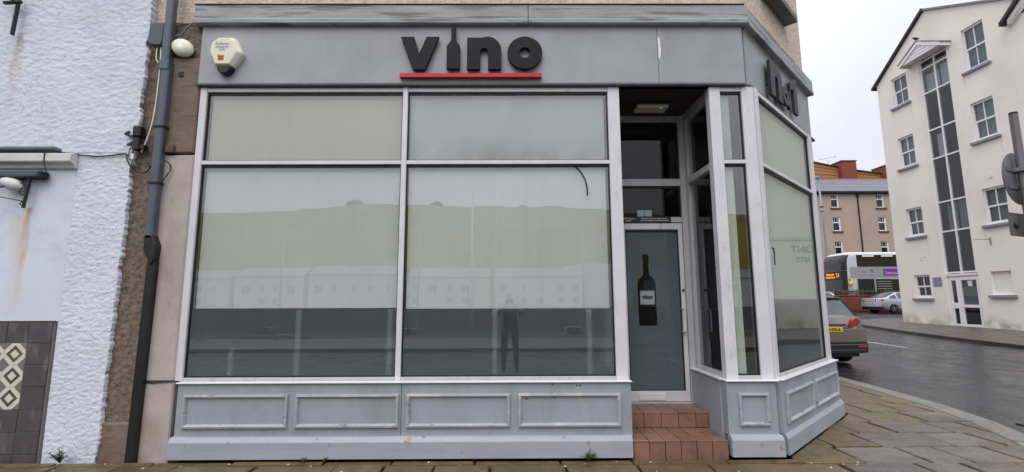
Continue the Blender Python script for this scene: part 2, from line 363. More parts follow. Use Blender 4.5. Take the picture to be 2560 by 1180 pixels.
G['busg'] = M('grey bus paint', s2l((150, 150, 154)), 0.4, v=0.03, vs=1, coat=0.3)
G['busglass'] = M('bus glass', (0.022, 0.018, 0.02), 0.06, v=0.3, vs=2, rv=0.03, spec=0.6)
G['purple'] = M('purple advert', s2l((118, 62, 150)), 0.5, v=0.15, vs=2.5)
G['lilac'] = M('lilac print', s2l((216, 180, 232)), 0.5, v=0.05)
G['yellow'] = M('yellow mirror casing', s2l((214, 196, 30)), 0.4, v=0.05)
G['amber'] = emit('amber display dots', (1.0, 0.30, 0.02), 1.3)
G['redled'] = emit('red display dots', (1.0, 0.10, 0.02), 1.2)
G['buslamp'] = emit('bus ceiling lamp', (1.0, 1.0, 0.9), 0.9)
G['greenled'] = emit('green charge light', (0.05, 1.0, 0.25), 1.2)
G['paper'] = M('paper notice', s2l((206, 214, 218)), 0.7, v=0.04)
G['bluesticker'] = M('pale blue sticker', s2l((150, 172, 180)), 0.7, v=0.04)
G['emerg'] = M('emergency light diffuser', s2l((196, 192, 180)), 0.5, v=0.05)
G['bird'] = M('black feathers', (0.015, 0.014, 0.016), 0.7, v=0.2)
G['lightroad'] = M('pale light road patch', s2l((200, 202, 214)), 0.5, v=0.06)  # pale colour of the added shape standing in for light road
G['hill'] = M('wooded hillside', (0.16, 0.136, 0.010), 0.95, v=0.35, vs=0.05, bump=1.0, bs=0.15, bdist=3.0)
G['water'] = M('harbour water', (0.03, 0.04, 0.042), 0.12, v=0.1, bump=0.3, bs=1.2)
G['quay'] = M('quay concrete', s2l((120, 118, 112)), 0.8, v=0.12, vs=0.6)
G['housew'] = M('white house render', s2l((214, 214, 212)), 0.8, v=0.04, vs=0.3)
G['houseroof'] = M('grey house roof', s2l((120, 122, 126)), 0.6, v=0.1, vs=0.4)
G['cloth'] = M('dark clothes paled above the chest', (0.02, 0.021, 0.025), 0.85, v=0.2, vs=6, stains=[((0.5, 0.5, 0.5), 6, 0.0, 0.05, (1, 1, 1), 1.0, (1.22, 1.27))])  # upper body coloured pale so its reflection fades against the blind
G['skin'] = M('skin', s2l((200, 150, 128)), 0.5, v=0.05)

# ------------------------------------------------------------------ mesh builder
class MB:
    def __init__(self, T=None):
        self.v, self.f, self.T, self.mi, self.sm = [], [], T, [], []
        self.cur = 0
        self.smooth = False
    def add(self, vs, fs):
        o = len(self.v)
        for p in vs:
            p = Vector(p)
            self.v.append(self.T @ p if self.T else p)
        for f in fs:
            self.f.append([o + i for i in f]); self.mi.append(self.cur); self.sm.append(self.smooth)
        return self
    def box(self, x0, x1, y0, y1, z0, z1):
        return self.add([(x0, y0, z0), (x1, y0, z0), (x1, y1, z0), (x0, y1, z0), (x0, y0, z1), (x1, y0, z1), (x1, y1, z1), (x0, y1, z1)],
                        [(0, 3, 2, 1), (4, 5, 6, 7), (0, 1, 5, 4), (1, 2, 6, 5), (2, 3, 7, 6), (3, 0, 4, 7)])
    def obox(self, p0, p1, w, h, upv=(0, 0, 1)):
        """bar from p0 to p1"""
        p0, p1 = Vector(p0), Vector(p1)
        d = (p1 - p0).normalized(); s = d.cross(Vector(upv)).normalized(); u = s.cross(d)
        vs = []
        for p in (p0, p1):
            for a, b in ((-1, -1), (1, -1), (1, 1), (-1, 1)):
                vs.append(p + s * a * w / 2 + u * b * h / 2)
        return self.add(vs, [(0, 1, 2, 3), (7, 6, 5, 4), (0, 4, 5, 1), (1, 5, 6, 2), (2, 6, 7, 3), (3, 7, 4, 0)])
    def prism(self, poly, fn, d0, d1):
        """closed 2D polygon (list of loops: outer, holes) swept between depths; fn(a,b,d)->point"""
        loops = poly if isinstance(poly[0][0], (tuple, list)) else [poly]
        flat = [p for l in loops for p in l]
        tri = tessellate_polygon([[Vector((a, b, 0)) for a, b in l] for l in loops])
        n = len(flat)
        vs = [fn(a, b, d0) for a, b in flat] + [fn(a, b, d1) for a, b in flat]
        fs = [tuple(t) for t in tri] + [tuple(i + n for i in reversed(t)) for t in tri]
        o = 0
        for l in loops:
            k = len(l)
            for i in range(k):
                j = (i + 1) % k
                fs.append((o + i, o + j, o + j + n, o + i + n))
            o += k
        return self.add(vs, fs)
    def tube(self, pts, r, n=8, cap=True):
        pts = [Vector(p) for p in pts]
        vs, fs = [], []
        for i, p in enumerate(pts):
            d = (pts[min(i + 1, len(pts) - 1)] - pts[max(i - 1, 0)]).normalized()
            a = Vector((0, 0, 1)) if abs(d.z) < 0.9 else Vector((1, 0, 0))
            s = d.cross(a).normalized(); u = s.cross(d)
            rr = r[i] if isinstance(r, (list, tuple)) else r
            for k in range(n):
                t = 2 * PI * k / n
                vs.append(p + s * math.cos(t) * rr + u * math.sin(t) * rr)
        for i in range(len(pts) - 1):
            for k in range(n):
                fs.append((i * n + k, i * n + (k + 1) % n, (i + 1) * n + (k + 1) % n, (i + 1) * n + k))
        if cap:
            fs.append(tuple(range(n))); fs.append(tuple((len(pts) - 1) * n + k for k in reversed(range(n))))
        s0 = self.smooth; self.smooth = True
        self.add(vs, fs); self.smooth = s0
        return self
    def lathe(self, prof, c, axis='Z', n=20, sx=1.0, sy=1.0):
        vs, fs = [], []
        for r, h in prof:
            for k in range(n):
                t = 2 * PI * k / n
                a, b = r * math.cos(t) * sx, r * math.sin(t) * sy
                q = {'Z': (a, b, h), 'Y': (a, h, b), 'X': (h, a, b)}[axis]
                vs.append(Vector(c) + Vector(q))
        for i in range(len(prof) - 1):
            for k in range(n):
                fs.append((i * n + k, i * n + (k + 1) % n, (i + 1) * n + (k + 1) % n, (i + 1) * n + k))
        fs.append(tuple(range(n))); fs.append(tuple((len(prof) - 1) * n + k for k in reversed(range(n))))
        s0 = self.smooth; self.smooth = True
        self.add(vs, fs); self.smooth = s0
        return self

WL = {}
def obj(name, mb, mat, parent=None, bevel=0.0, origin=None, recalc=True):
    me = bpy.data.meshes.new(name)
    vs = mb.v
    if origin is None:
        xs = [p.x for p in vs]; ys = [p.y for p in vs]; zs = [p.z for p in vs]
        origin = Vector(((min(xs) + max(xs)) / 2, (min(ys) + max(ys)) / 2, min(zs)))
    origin = Vector(origin)
    me.from_pydata([tuple(p - origin) for p in vs], [], mb.f)
    mats = mat if isinstance(mat, (list, tuple)) else [mat]
    for k in mats: me.materials.append(k)
    if len(mats) > 1: me.polygons.foreach_set('material_index', mb.mi)
    me.polygons.foreach_set('use_smooth', mb.sm)
    if recalc or bevel:
        bm = bmesh.new(); bm.from_mesh(me)
        if recalc: bmesh.ops.recalc_face_normals(bm, faces=bm.faces)
        if bevel:
            es = [e for e in bm.edges if e.is_manifold and e.calc_face_angle(0) > 0.5]
            bmesh.ops.bevel(bm, geom=es, offset=bevel, segments=1, affect='EDGES', clamp_overlap=True)
        bm.to_mesh(me); bm.free()
    o = bpy.data.objects.new(name, me)
    COL.objects.link(o)
    place(o, origin, parent)
    return o
def place(o, wloc, parent=None):
    wloc = Vector(wloc)
    WL[o.name] = wloc
    if parent is not None:
        o.parent = parent
        o.location = wloc - WL[parent.name]
    else:
        o.location = wloc
def tag(o, label, cat, group=None, kind=None):
    o['label'] = label; o['category'] = cat
    if group: o['group'] = group
    if kind: o['kind'] = kind
    return o
def thing(name, loc, label, cat, group=None):
    o = bpy.data.objects.new(name, None)
    o.empty_display_size = 0.3
    COL.objects.link(o); place(o, loc)
    return tag(o, label, cat, group)
def setting(o):
    o['kind'] = 'structure'; return o
def kids(o): return [c for c in bpy.data.objects if c.parent is o]
def copy_tree(o, loc=None, rotz=None, parent=None):
    c = o.copy(); COL.objects.link(c)
    if parent is not None: c.parent = parent
    if loc is not None: c.location = loc
    if rotz is not None: c.rotation_euler = (0, 0, rotz)
    for k in kids(o): copy_tree(k, parent=c)
    return c
def B(name, mat, parent, x0, x1, y0, y1, z0, z1, T=None, bevel=0.0):
    return obj(name, MB(T).box(x0, x1, y0, y1, z0, z1), mat, parent, bevel)
def text(name, s, size, mat, parent, origin, xdir, updir, extrude=0.002, align='CENTER', sx=1.0, spacing=1.0, bold=0.0):
    cu = bpy.data.curves.new('tmp', 'FONT')
    cu.body = s; cu.size = size; cu.align_x = align; cu.align_y = 'CENTER'; cu.extrude = extrude
    cu.resolution_u = 2; cu.space_character = spacing; cu.offset = bold
    t = bpy.data.objects.new('tmp', cu); COL.objects.link(t)
    bpy.context.view_layer.update()
    dg = bpy.context.evaluated_depsgraph_get()
    me = bpy.data.meshes.new_from_object(t.evaluated_get(dg))
    bpy.data.objects.remove(t); bpy.data.curves.remove(cu)
    xd = Vector(xdir).normalized(); ud = Vector(updir).normalized(); nd = xd.cross(ud)
    mt = Matrix((xd * sx, ud, nd)).transposed().to_4x4()
    me.transform(mt)
    me.materials.clear(); me.materials.append(mat)
    me.name = name
    o = bpy.data.objects.new(name, me); COL.objects.link(o)
    place(o, origin, parent)
    return o
def rough_sheet(name, mat, parent, fn, nrm, u0, u1, v0, v1, step, amp, sc, jag=None, back=0.06, st=(1, 1, 1)):
    """sheet of real relief; fn(u,v)->point, nrm = outward direction, closed round the rim by a turned-back lip"""
    nu = max(2, int((u1 - u0) / step)); nv = max(2, int((v1 - v0) / step))
    nrm = Vector(nrm)
    mb = MB(); vs = []; fs = []
    for j in range(nv + 1):
        for i in range(nu + 1):
            u = u0 + (u1 - u0) * i / nu; v = v0 + (v1 - v0) * j / nv
            if jag and i == nu: u += jag(v)
            p = Vector(fn(u, v))
            q = Vector((p.x * st[0], p.y * st[1], p.z * st[2])) * sc
            h = 0.55 * noise.noise(q) + 0.9 * (0.45 - noise.voronoi(q * 0.95)[0][0]) + 0.35 * noise.noise(q * 2.6 + Vector((5, 1, 2))) + 0.25 * noise.noise(q * 5.1)
            rim = i in (0, nu) or j in (0, nv)
            vs.append(p + nrm * (h * amp if not rim else h * amp * 0.4))
    W_ = nu + 1
    for j in range(nv):
        for i in range(nu):
            fs.append((j * W_ + i, j * W_ + i + 1, (j + 1) * W_ + i + 1, (j + 1) * W_ + i))
    rim = [i for i in range(W_)] + [j * W_ + nu for j in range(1, nv + 1)] + [nv * W_ + i for i in range(nu - 1, -1, -1)] + [j * W_ for j in range(nv - 1, 0, -1)]
    o = len(vs)
    for i in rim: vs.append(vs[i] - nrm * back)
    k = len(rim)
    for a in range(k):
        b_ = (a + 1) % k
        fs.append((rim[a], o + a, o + b_, rim[b_]))
    mb.smooth = True
    mb.add(vs, fs)
    return obj(name, mb, mat, parent)

def gz(y):
    return 0.028 * max(0.0, min(y, 90) - 11)
ROADZ = -0.10

# ------------------------------------------------------------------ ground, road, pavements
def sheet(name, mat, x0, x1, ys, dz, kind='structure'):
    mb = MB(); vs = []; fs = []
    for y in ys:
        vs += [(x0, y, gz(y) + dz), (x1, y, gz(y) + dz)]
    for i in range(len(ys) - 1):
        fs.append((2 * i, 2 * i + 1, 2 * i + 3, 2 * i + 2))
    mb.add(vs, fs)
    o = obj(name, mb, mat, recalc=False)
    o['kind'] = kind
    return o
ysN = [-9.6, 0, 11, 20, 30, 40, 60, 90, 140, 400]
sheet('ground', G['quay'], -400, 400, ysN, ROADZ - 0.06)
sheet('road', G['asphalt'], -60, 120, [-5.6, 0, 6, 11, 14, 18, 22, 26, 30, 36, 45, 60, 90], ROADZ)

# kerb line of the corner, outer (road side) edge, seen in plan
KL = [(-40, 0.7), (-20, 0.7), (-3, 0.75), (-0.5, 0.85), (1.2, 1.15), (2.6, 1.75), (3.8, 2.65), (4.7, 3.75), (5.25, 4.6), (5.6, 5.37), (5.82, 5.96), (5.99, 6.6), (6.1, 7.4), (6.22, 8.5), (6.27, 9.3), (6.3, 12), (6.3, 40)]
def path_points(P, step):
    out_ = []; acc = 0
    for (a, b) in zip(P[:-1], P[1:]):
        a, b = Vector(a), Vector(b); L_ = (b - a).length; t = -acc
        while True:
            t += step
            if t > L_: break
            out_.append(a + (b - a) * t / L_)
        acc = (acc + L_) % step
    return out_
def kx(y):
    """kerb x at a given y (right of the corner)"""
    for a, b in zip(KL[4:-1], KL[5:]):
        if a[1] <= y <= b[1]: return a[0] + (b[0] - a[0]) * (y - a[1]) / (b[1] - a[1])
    return 6.3
# bedding slab
mb = MB()
outer = [(x, y) for x, y in KL]
poly = outer + [(4.4, 40), (4.4, 6.1), (2.6, 4.62), (-40, 4.62)]
mb.prism(poly, lambda a, b, d: (a, b, d + gz(b)), -0.2, -0.035)
pavement = setting(obj('pavement', mb, G['bed']))
def paver(poly, mat, top):
    """one flagstone: bevelled top edge, slightly tilted"""
    cx = sum(p[0] for p in poly) / len(poly); cy = sum(p[1] for p in poly) / len(poly)
    tx, ty = random.gauss(0, 0.003), random.gauss(0, 0.003); dz = random.gauss(0, 0.002) + top
    n = len(poly); vs = []
    for k, (sh, z) in enumerate(((0, -0.06), (0, -0.008), (0.012, 0.0))):
        for x, y in poly:
            dx, dy = cx - x, cy - y; l = math.hypot(dx, dy) + 1e-6
            vs.append((x + dx / l * sh, y + dy / l * sh, z + dz + tx * (x - cx) + ty * (y - cy)))
    fs = []
    for k in range(2):
        for i in range(n): fs.append((k * n + i, k * n + (i + 1) % n, (k + 1) * n + (i + 1) % n, (k + 1) * n + i))
    fs.append(tuple(2 * n + i for i in range(n)))
    return obj('paver', MB().add(vs, fs), mat, pavement)
row_y = [4.03 - 0.48 * k for k in range(7, 0, -1)] + [4.03, 4.48, 4.96, 5.44, 5.93, 6.42, 6.93, 7.4, 7.9, 8.4, 8.9, 9.4, 9.9]
ca, sa = math.cos(0.7697), math.sin(0.7697)
def clip_line(poly, nx, ny, c):
    """keep the side nx*x+ny*y <= c"""
    res = []
    for i in range(len(poly)):
        a, b = poly[i], poly[(i + 1) % len(poly)]
        da, db = nx * a[0] + ny * a[1] - c, nx * b[0] + ny * b[1] - c
        if da <= 0: res.append(a)
        if da * db < 0:
            t = da / (da - db); res.append((a[0] + (b[0] - a[0]) * t, a[1] + (b[1] - a[1]) * t))
    return res
for r in range(len(row_y) - 1):
    y0, y1 = row_y[r], row_y[r + 1]
    x = (-6.2 if y1 < 4.6 else 2.3) - random.uniform(0, 0.4)
    if y0 > 6.2: x = 4.17
    if y1 < 3.6: x = -2.4 - random.uniform(0, .4)
    while True:
        w = random.uniform(0.36, 0.74)
        if x > 6.4: break
        g = random.uniform(0.007, 0.016)
        sk = random.gauss(0, 0.012)
        p = [(x + g, y0 + g), (x + w - g, y0 + g), (x + w - g + sk, y1 - g), (x + g + sk, y1 - g)]
        if y1 > 4.6 and x < 4.16:   # keep clear of the splayed shopfront
            p = clip_line(p, -sa, ca, -sa * 2.59 + ca * 4.625)
        if y1 < 4.6 and y1 > 4.4:
            p = [(a, min(b, 4.56)) for a, b in p] if False else p
        # keep inside the kerb
        if p:
            for a, b in zip(KL[:-1], KL[1:]):
                dx, dy = b[0] - a[0], b[1] - a[1]; l = math.hypot(dx, dy)
                nx, ny = dy / l, -dx / l
                if p and b[1] > 0.6 and b[0] > -3: p = clip_line(p, nx, ny, nx * a[0] + ny * a[1] - 0.30)
        if p and len(p) >= 3:
            area = 0.5 * abs(sum(p[i][0] * p[(i + 1) % len(p)][1] - p[(i + 1) % len(p)][0] * p[i][1] for i in range(len(p))))
            if area > 0.012:
                cx = sum(q[0] for q in p) / len(p); cy = sum(q[1] for q in p) / len(p)
                dfront = 4.58 - cy if cx < 2.5 else max(0.0, -(-sa * (cx - 2.59) + ca * (cy - 4.6)))
                moss = dfront < 0.42 + random.uniform(-0.1, 0.15)
                paver(p, G['pavermoss'] if moss else G['paver'], 0.0)
        x += w
# last thin row between the flags and the shopfront foot
x = -6.2
while x < 2.6:
    w = random.uniform(0.5, 0.9)
    paver([(x + .008, 4.488), (x + w - .008, 4.488), (x + w - .008, 4.572), (x + .008, 4.572)], G['pavermoss'], 0.0)
    x += w
# kerb stones
kp = path_points([(Vector(p)) for p in KL[2:-1]], 0.92)
for a, b in zip(kp[:-1], kp[1:]):
    d = (b - a).normalized(); nrm = Vector((-d.y, d.x))
    a2, b2 = a + d * 0.006, b - d * 0.006
    q = [a2, b2, b2 + nrm * 0.28, a2 + nrm * 0.28]
    vs = []
    for sh, z in ((0, -0.2), (0, -0.012), (0.012, 0.004)):
        for k, p in enumerate(q):
            off = (nrm * sh if k < 2 else -nrm * sh)
            vs.append((p.x + off.x, p.y + off.y, z))
    fs = []
    for k in range(2):
        for i in range(4): fs.append((k * 4 + i, k * 4 + (i + 1) % 4, (k + 1) * 4 + (i + 1) % 4, (k + 1) * 4 + i))
    fs.append((8, 9, 10, 11))
    obj('kerb_stone', MB().add(vs, fs), G['granite'], pavement)
# pavement across the side street
FK = [(15.2, 2), (15.25, 8), (15.3, 14.4), (15.35, 16.5), (15.75, 19.5), (16.3, 22.0), (17.4, 24.2), (19.6, 26.0), (23, 26.8), (40, 27)]
mb = MB()
mb.prism(FK + [(40, 24), (19.5, 23.9), (19.5, 2)], lambda a, b, d: (a, b, d + gz(b)), -0.2, 0.0)
farpave = setting(obj('far_pavement', mb, G['asphaltp']))
fkp = path_points([Vector(p) for p in FK], 0.95)
for a, b in zip(fkp[:-1], fkp[1:]):
    d = (b - a).normalized(); nrm = Vector((d.y, -d.x))
    a2, b2 = a + d * 0.005, b - d * 0.005
    o_ = -nrm * 0.15
    q = [a2 + o_, b2 + o_, b2, a2]
    vs = [(p.x, p.y, gz(p.y) + z) for z in (-0.2, 0.006) for p in q]
    obj('kerb_stone', MB().add(vs, [(0, 1, 5, 4), (1, 2, 6, 5), (2, 3, 7, 6), (3, 0, 4, 7), (4, 5, 6, 7)]), G['kerbdark'], farpave)
# worn centre line dashes
for y in (14.6, 19.6):
    mb = MB(); x = 12.0
    mb.add([(x - .05, y, gz(y) + ROADZ + .004), (x + .05, y, gz(y) + ROADZ + .004), (x + .05, y + 2, gz(y + 2) + ROADZ + .004), (x - .05, y + 2, gz(y + 2) + ROADZ + .004)], [(0, 1, 2, 3)])
    setting(obj('road_marking', mb, G['linepaint'], recalc=False))
# a drain grating by the kerb
mb = MB()
for k in range(7): mb.box(6.36 + k * .055, 6.40 + k * .055, 5.75, 6.15, ROADZ + .002, ROADZ + .012)
mb.box(6.33, 6.36, 5.72, 6.18, ROADZ + .002, ROADZ + .013); mb.box(6.74, 6.77, 5.72, 6.18, ROADZ + .002, ROADZ + .013)
tag(obj('drain_grating', mb, G['iron']), 'small black iron drain grating in the road beside the granite kerb', 'drain')

# ------------------------------------------------------------------ corner shop
shop = thing('corner_shop', (0, 4.75, 0), 'grey painted corner shop with frosted windows, recessed door and roughcast upper wall', 'shop')
CH = Matrix.Translation((2.547, 4.718, 0)) @ Matrix.Rotation(0.7697, 4, 'Z')   # splayed corner: x along it, y into the shop
FL = 2.13
nC = Vector((sa, -ca, 0))
def chp(s, z, d=0.0): return CH @ Vector((s, -d, z))

# upper walls
rough_sheet('upper_wall', G['pebble'], shop, lambda u, v: (u, 4.735, v), (0, -1, 0), -3.8, 2.52, 4.10, 5.4, 0.022, 0.012, 26)
rough_sheet('upper_wall', G['pebble'], shop, lambda u, v: chp(u, v, -0.02), nC, -0.02, 2.20, 4.3, 6.2, 0.022, 0.012, 26)
mb = MB()
c0 = chp(2.20, 0, -0.05)
for z0, z1 in ((4.2, 11.0),):
    mb.prism([(-3.75, 4.78), (2.5, 4.78), (c0.x, c0.y), (c0.x, 34), (-3.75, 34)], lambda a, b, d: (a, b, d), z0, z1)
obj('upper_wall', mb, G['pebble'], shop)
mb = MB(); cw = chp(FL, 0, -0.06)
mb.prism([(cw.x - 0.25, cw.y - 0.0), (cw.x, cw.y + .02), (cw.x, 34), (cw.x - .25, 34)], lambda a, b, d: (a, b, d), -0.1, 4.2)
obj('side_wall', mb, G['pebble'], shop)
# window of the flat above, on the splay
w_ = obj('window', MB(CH).box(0.66, 0.74, -.01, .05, 5.10, 6.2).box(1.36, 1.44, -.01, .05, 5.10, 6.2).box(0.74, 1.36, -.01, .05, 5.10, 5.18), G['upvc'], shop)
B('pane', G['winglass'], w_, 0.74, 1.36, .01, .018, 5.18, 6.2, CH)
B('window_sill', G['trim'], w_, 0.55, 1.52, -.13, .05, 5.0, 5.09, CH, 0.01)

# pier stones, and the roughcast strip beside the downpipe
B('pier_stone', G['stone'], shop, -3.49, -3.185, 4.66, 4.95, -0.08, 0.695, None, 0.012)
B('pier_stone', G['stone'], shop, -3.50, -3.19, 4.66, 4.95, 0.705, 2.925, None, 0.012)
B('pier_stone', G['brownstone'], shop, -3.53, -3.20, 4.655, 4.95, 2.945, 3.97, None, 0.012)
rough_sheet('pier_render', G['brownrough'], shop, lambda u, v: (u, 4.69, v), (0, -1, 0), -3.54, -3.2, 3.97, 4.36, 0.02, 0.012, 26)
rough_sheet('pier_render', G['brownrough'], shop, lambda u, v: (u, 4.70, v), (0, -1, 0), -3.92, -3.555, 0.32, 4.36, 0.016, 0.014, 24)
B('pier_foot', G['brownstone'], shop, -3.90, -3.565, 4.675, 4.95, -0.08, 0.33, None, 0.02)
B('pier_bead', G['stone'], shop, -3.575, -3.545, 4.70, 4.9, 0.33, 1.95, None, 0.008)
# metal fixing plate on the brown stone
B('fixing_plate', G['iron'], shop, -3.415, -3.37, 4.645, 4.657, 3.76, 3.81)

# cornice: boards with a chamfered lower lip
def cornice_board(x0, x1, T=None, off=0.0, m0=0.0, m1=0.0):
    prof = [(0.06, 4.535), (-0.045, 4.528), (-0.047, 4.378), (-0.056, 4.370), (-0.056, 4.326), (-0.045, 4.318), (0.06, 4.318)]
    mb = MB(T)
    vs = [(x0 + m0 * y, y + off, z) for y, z in prof] + [(x1 + m1 * y, y + off, z) for y, z in prof]
    n = len(prof)
    fs = [tuple(range(n)), tuple(reversed(range(n, 2 * n)))] + [(i, (i + 1) % n, n + (i + 1) % n, n + i) for i in range(n)]
    mb.add(vs, fs)
    return obj('cornice_board', mb, G['cornice'], shop, 0.004)
cornice_board(-3.285, 0.198, None, 4.655)
cornice_board(0.203, 2.490, None, 4.655, 0, -.41)
cornice_board(-0.045, 2.42, CH, 0.010, 0.41, 0.0)
# flashing on top
obj('cornice_flashing', MB().box(-3.29, 2.48, 4.603, 4.74, 4.536, 4.544), G['trim'], shop)
# fascia panels
B('fascia_panel', G['fascia'], shop, -3.215, 1.556, 4.655, 4.76, 3.685, 4.316, None, 0.003)
B('fascia_panel', G['fascia'], shop, 1.560, 2.452, 4.655, 4.76, 3.685, 4.316, None, 0.003)
B('fascia_panel', G['fasciab'], shop, -0.045, 2.385, 0.026, .12, 3.685, 4.316, CH, 0.003)
B('fascia_trim', G['trim'], shop, -3.225, 2.462, 4.635, 4.75, 3.655, 3.683, None, 0.006)
B('fascia_trim', G['trim'], shop, -0.07, 2.42, -.01, .12, 3.650, 3.683, CH, 0.006)
# torn scar of white primer at the board joint
mb = MB(); zs = [3.95, 3.98, 4.02, 4.06, 4.10, 4.13, 4.17, 4.20]; ws = [.010, .026, .024, .030, .022, .026, .022, .008]
mb.prism([(1.561, z) for z in zs] + [(1.561 + w, z) for z, w in reversed(list(zip(zs, ws)))], lambda a, b, d: (a, d, b), 4.652, 4.656)
obj('paint_scar', mb, G['upvc'], shop)

# aluminium window frames, front
FY0, FY1 = 4.675, 4.775
def post(x0, x1, T=None, y0=FY0, y1=FY1, z0=0.70, z1=3.652, mat='alu', name='window_post'):
    return B(name, G[mat], shop, x0, x1, y0, y1, z0, z1, T, 0.004)
post(-3.195, -3.125); post(-1.100, -1.048); post(1.020, 1.140)
def bay(x0, x1, T=None, y=FY0, ztr=2.85, blindU=None, blindL=None, zfilm=1.40, film=True, posts=(), zs=0.70, bl_gap=(0.02, 0.02), seeleg=0):
    B('head_rail', G['alu'], shop, x0, x1, y + .008, y + .09, 3.605, 3.650, T, 0.003)
    B('transom', G['alu'], shop, x0, x1, y + .004, y + .09, ztr - .020, ztr + .020, T, 0.003)
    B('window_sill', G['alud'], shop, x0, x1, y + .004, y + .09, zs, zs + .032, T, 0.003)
    for z0, z1, up_ in ((zs + .032, ztr - .020, False), (ztr + .020, 3.605, True)):
        gk = MB(T); e = 0.011; yy = y + .026
        gk.box(x0, x0 + e, yy, yy + .04, z0, z1).box(x1 - e, x1, yy, yy + .04, z0, z1).box(x0 + e, x1 - e, yy, yy + .04, z0, z0 + e).box(x0 + e, x1 - e, yy, yy + .04, z1 - e * 2.3, z1)  # top gasket strip thickened to stand in for shade under the rail above
        obj('gasket', gk, G['gasket'], shop)
        pn = B('pane', G['glass'], shop, x0 + e * .5, x1 - e * .5, yy + .012, yy + .018, z0 + e * .5, z1 - e * .5, T)
        if up_:
            B('blind', blindU, pn, x0 + bl_gap[0], x1 - bl_gap[1], yy + .040, yy + .044, z0 + .004, z1 - .02, T)
        else:
            B('blind', blindL, pn, x0 + bl_gap[0], x1 - bl_gap[1], yy + .040, yy + .044, zfilm, z1 - .02, T)
            if film:
                B('frosted_film', G['film'], pn, x0 + e, x1 - e, yy + .020, yy + .022, z0 + e, zfilm - .005 if T is None else zfilm + .05, T)
    for (px, h) in posts:
        B('shelf_leg', G['postw'], shop, px - .024, px + .024, y + .074, y + .10, zs, h, T)
bay(-3.125, -1.100, None, FY0, 2.85, G['blind_l'], G['blind'], 1.385, True, [(-2.72, 1.0), (-2.08, 1.36), (-1.18, 1.37)], bl_gap=(.03, .02))
bay(-1.048, 1.020, None, FY0, 2.85, G['blind_r'], G['blind'], 1.375, True, [(-0.15, 1.37), (0.78, 1.37)], bl_gap=(.02, .035))
B('blind_bar', G['blind'], shop, -1.02, .955, 4.745, 4.775, 1.372, 1.475, None, 0.01)
# black torn gasket hanging across the right pane
pts = []
for k in range(9):
    t = k / 8; pts.append((0.66 + 0.13 * math.sin(t * 1.75), 4.705 - .01 * math.sin(t * 3), 2.815 - 0.31 * t ** 1.3))
obj('loose_gasket', MB().tube(pts, 0.007, 6), G['gasket'], shop)
# right narrow bay and splay
post(2.075, 2.190); post(2.412, 2.535)
bay(2.190, 2.412, None, FY0, 2.85, G['blind_r'], G['blind_c'], 0.74, False, bl_gap=(.01, .11))
post(-0.012, 0.075, CH, -.035, .06); post(1.985, 2.13, CH, -.03, .06)
bay(0.075, 1.985, CH, -.03, 2.85, G['blind_c'], G['blind_c'], 1.41, True, bl_gap=(.02, .03))
# small black twist of cord on the corner post
obj('cord_hook', MB(CH).tube([(.10, -.045, 1.98), (.12, -.06, 1.93), (.105, -.06, 1.89), (.125, -.055, 1.85), (.13, -.05, 1.80)], .006, 6).tube([(.125, -.055, 1.97), (.105, -.06, 1.92)], .006, 6), G['gasket'], shop)
# edge strips, stall riser, panels, plinth
B('edge_strip', G['strip'], shop, -3.13, 1.150, 4.60, 4.70, 0.688, 0.700, None, 0.003)
B('edge_strip', G['strip'], shop, 2.035, 2.535, 4.60, 4.70, 0.688, 0.700, None, 0.003)
B('edge_strip', G['strip'], shop, -0.035, 2.165, -.095, 0, 0.688, 0.700, CH, 0.003)
B('stall_riser', G['riser'], shop, -3.12, -1.022, 4.625, 4.74, 0.20, 0.688, None, 0.003)
B('stall_riser', G['riser'], shop, -1.018, 1.142, 4.625, 4.74, 0.20, 0.688, None, 0.003)
B('stall_riser', G['riser'], shop, 2.043, 2.512, 4.625, 4.74, 0.20, 0.688, None, 0.003)
B('stall_riser', G['riser'], shop, -0.030, 2.15, -.075, 0.02, 0.20, 0.688, CH, 0.003)
def plinth(x0, x1, T, y, mitre0=0.0, mitre1=0.0):
    prof = [(0.0, 0.020), (0.0, 0.168), (0.022, 0.206), (0.05, 0.212), (0.09, 0.214), (0.09, 0.020)]
    mb = MB(T); n = len(prof)
    mb.add([(x0 + mitre0 * (p - .04), y + p, z) for p, z in prof] + [(x1 + mitre1 * (p - .04), y + p, z) for p, z in prof],
           [tuple(range(n)), tuple(reversed(range(n, 2 * n)))] + [(i, (i + 1) % n, n + (i + 1) % n, n + i) for i in range(n)])
    return obj('plinth', mb, G['plinth'], shop, 0.003)
plinth(-3.14, 1.130, None, 4.575); plinth(2.045, 2.520, None, 4.575, 0, -.4); plinth(-0.03, 2.19, CH, -.105, .4, 0)
def panel(x0, x1, z0, z1, T, y):
    """mitred bolection moulding round a flat panel"""
    w = 0.038; mb = MB(T)
    prof = [(0, 0.0), (0.004, -0.022), (0.020, -0.026), (0.030, -0.016), (w, 0.0)]
    loop = [(x0, z0, 1, 1), (x1, z0, -1, 1), (x1, z1, -1, -1), (x0, z1, 1, -1)]
    vs = []
    for x, z, sx_, sz_ in loop:
        for a, d in prof: vs.append((x + sx_ * a, y + d, z + sz_ * a))
    n = len(prof); fs = []
    for k in range(4):
        for i in range(n - 1):
            fs.append((k * n + i, k * n + i + 1, ((k + 1) % 4) * n + i + 1, ((k + 1) % 4) * n + i))
    mb.add(vs, fs)
    obj('panel_moulding', mb, G['mould'], shop)
for a, b in ((-3.055, -2.075), (-2.01, -1.04), (-0.97, 0.0), (0.075, 1.04)): panel(a, b, 0.285, 0.590, None, 4.623)
panel(2.145, 2.435, 0.285, 0.585, None, 4.623)
panel(0.05, 0.97, 0.285, 0.575, CH, -.077); panel(1.05, 2.06, 0.285, 0.575, CH, -.077)
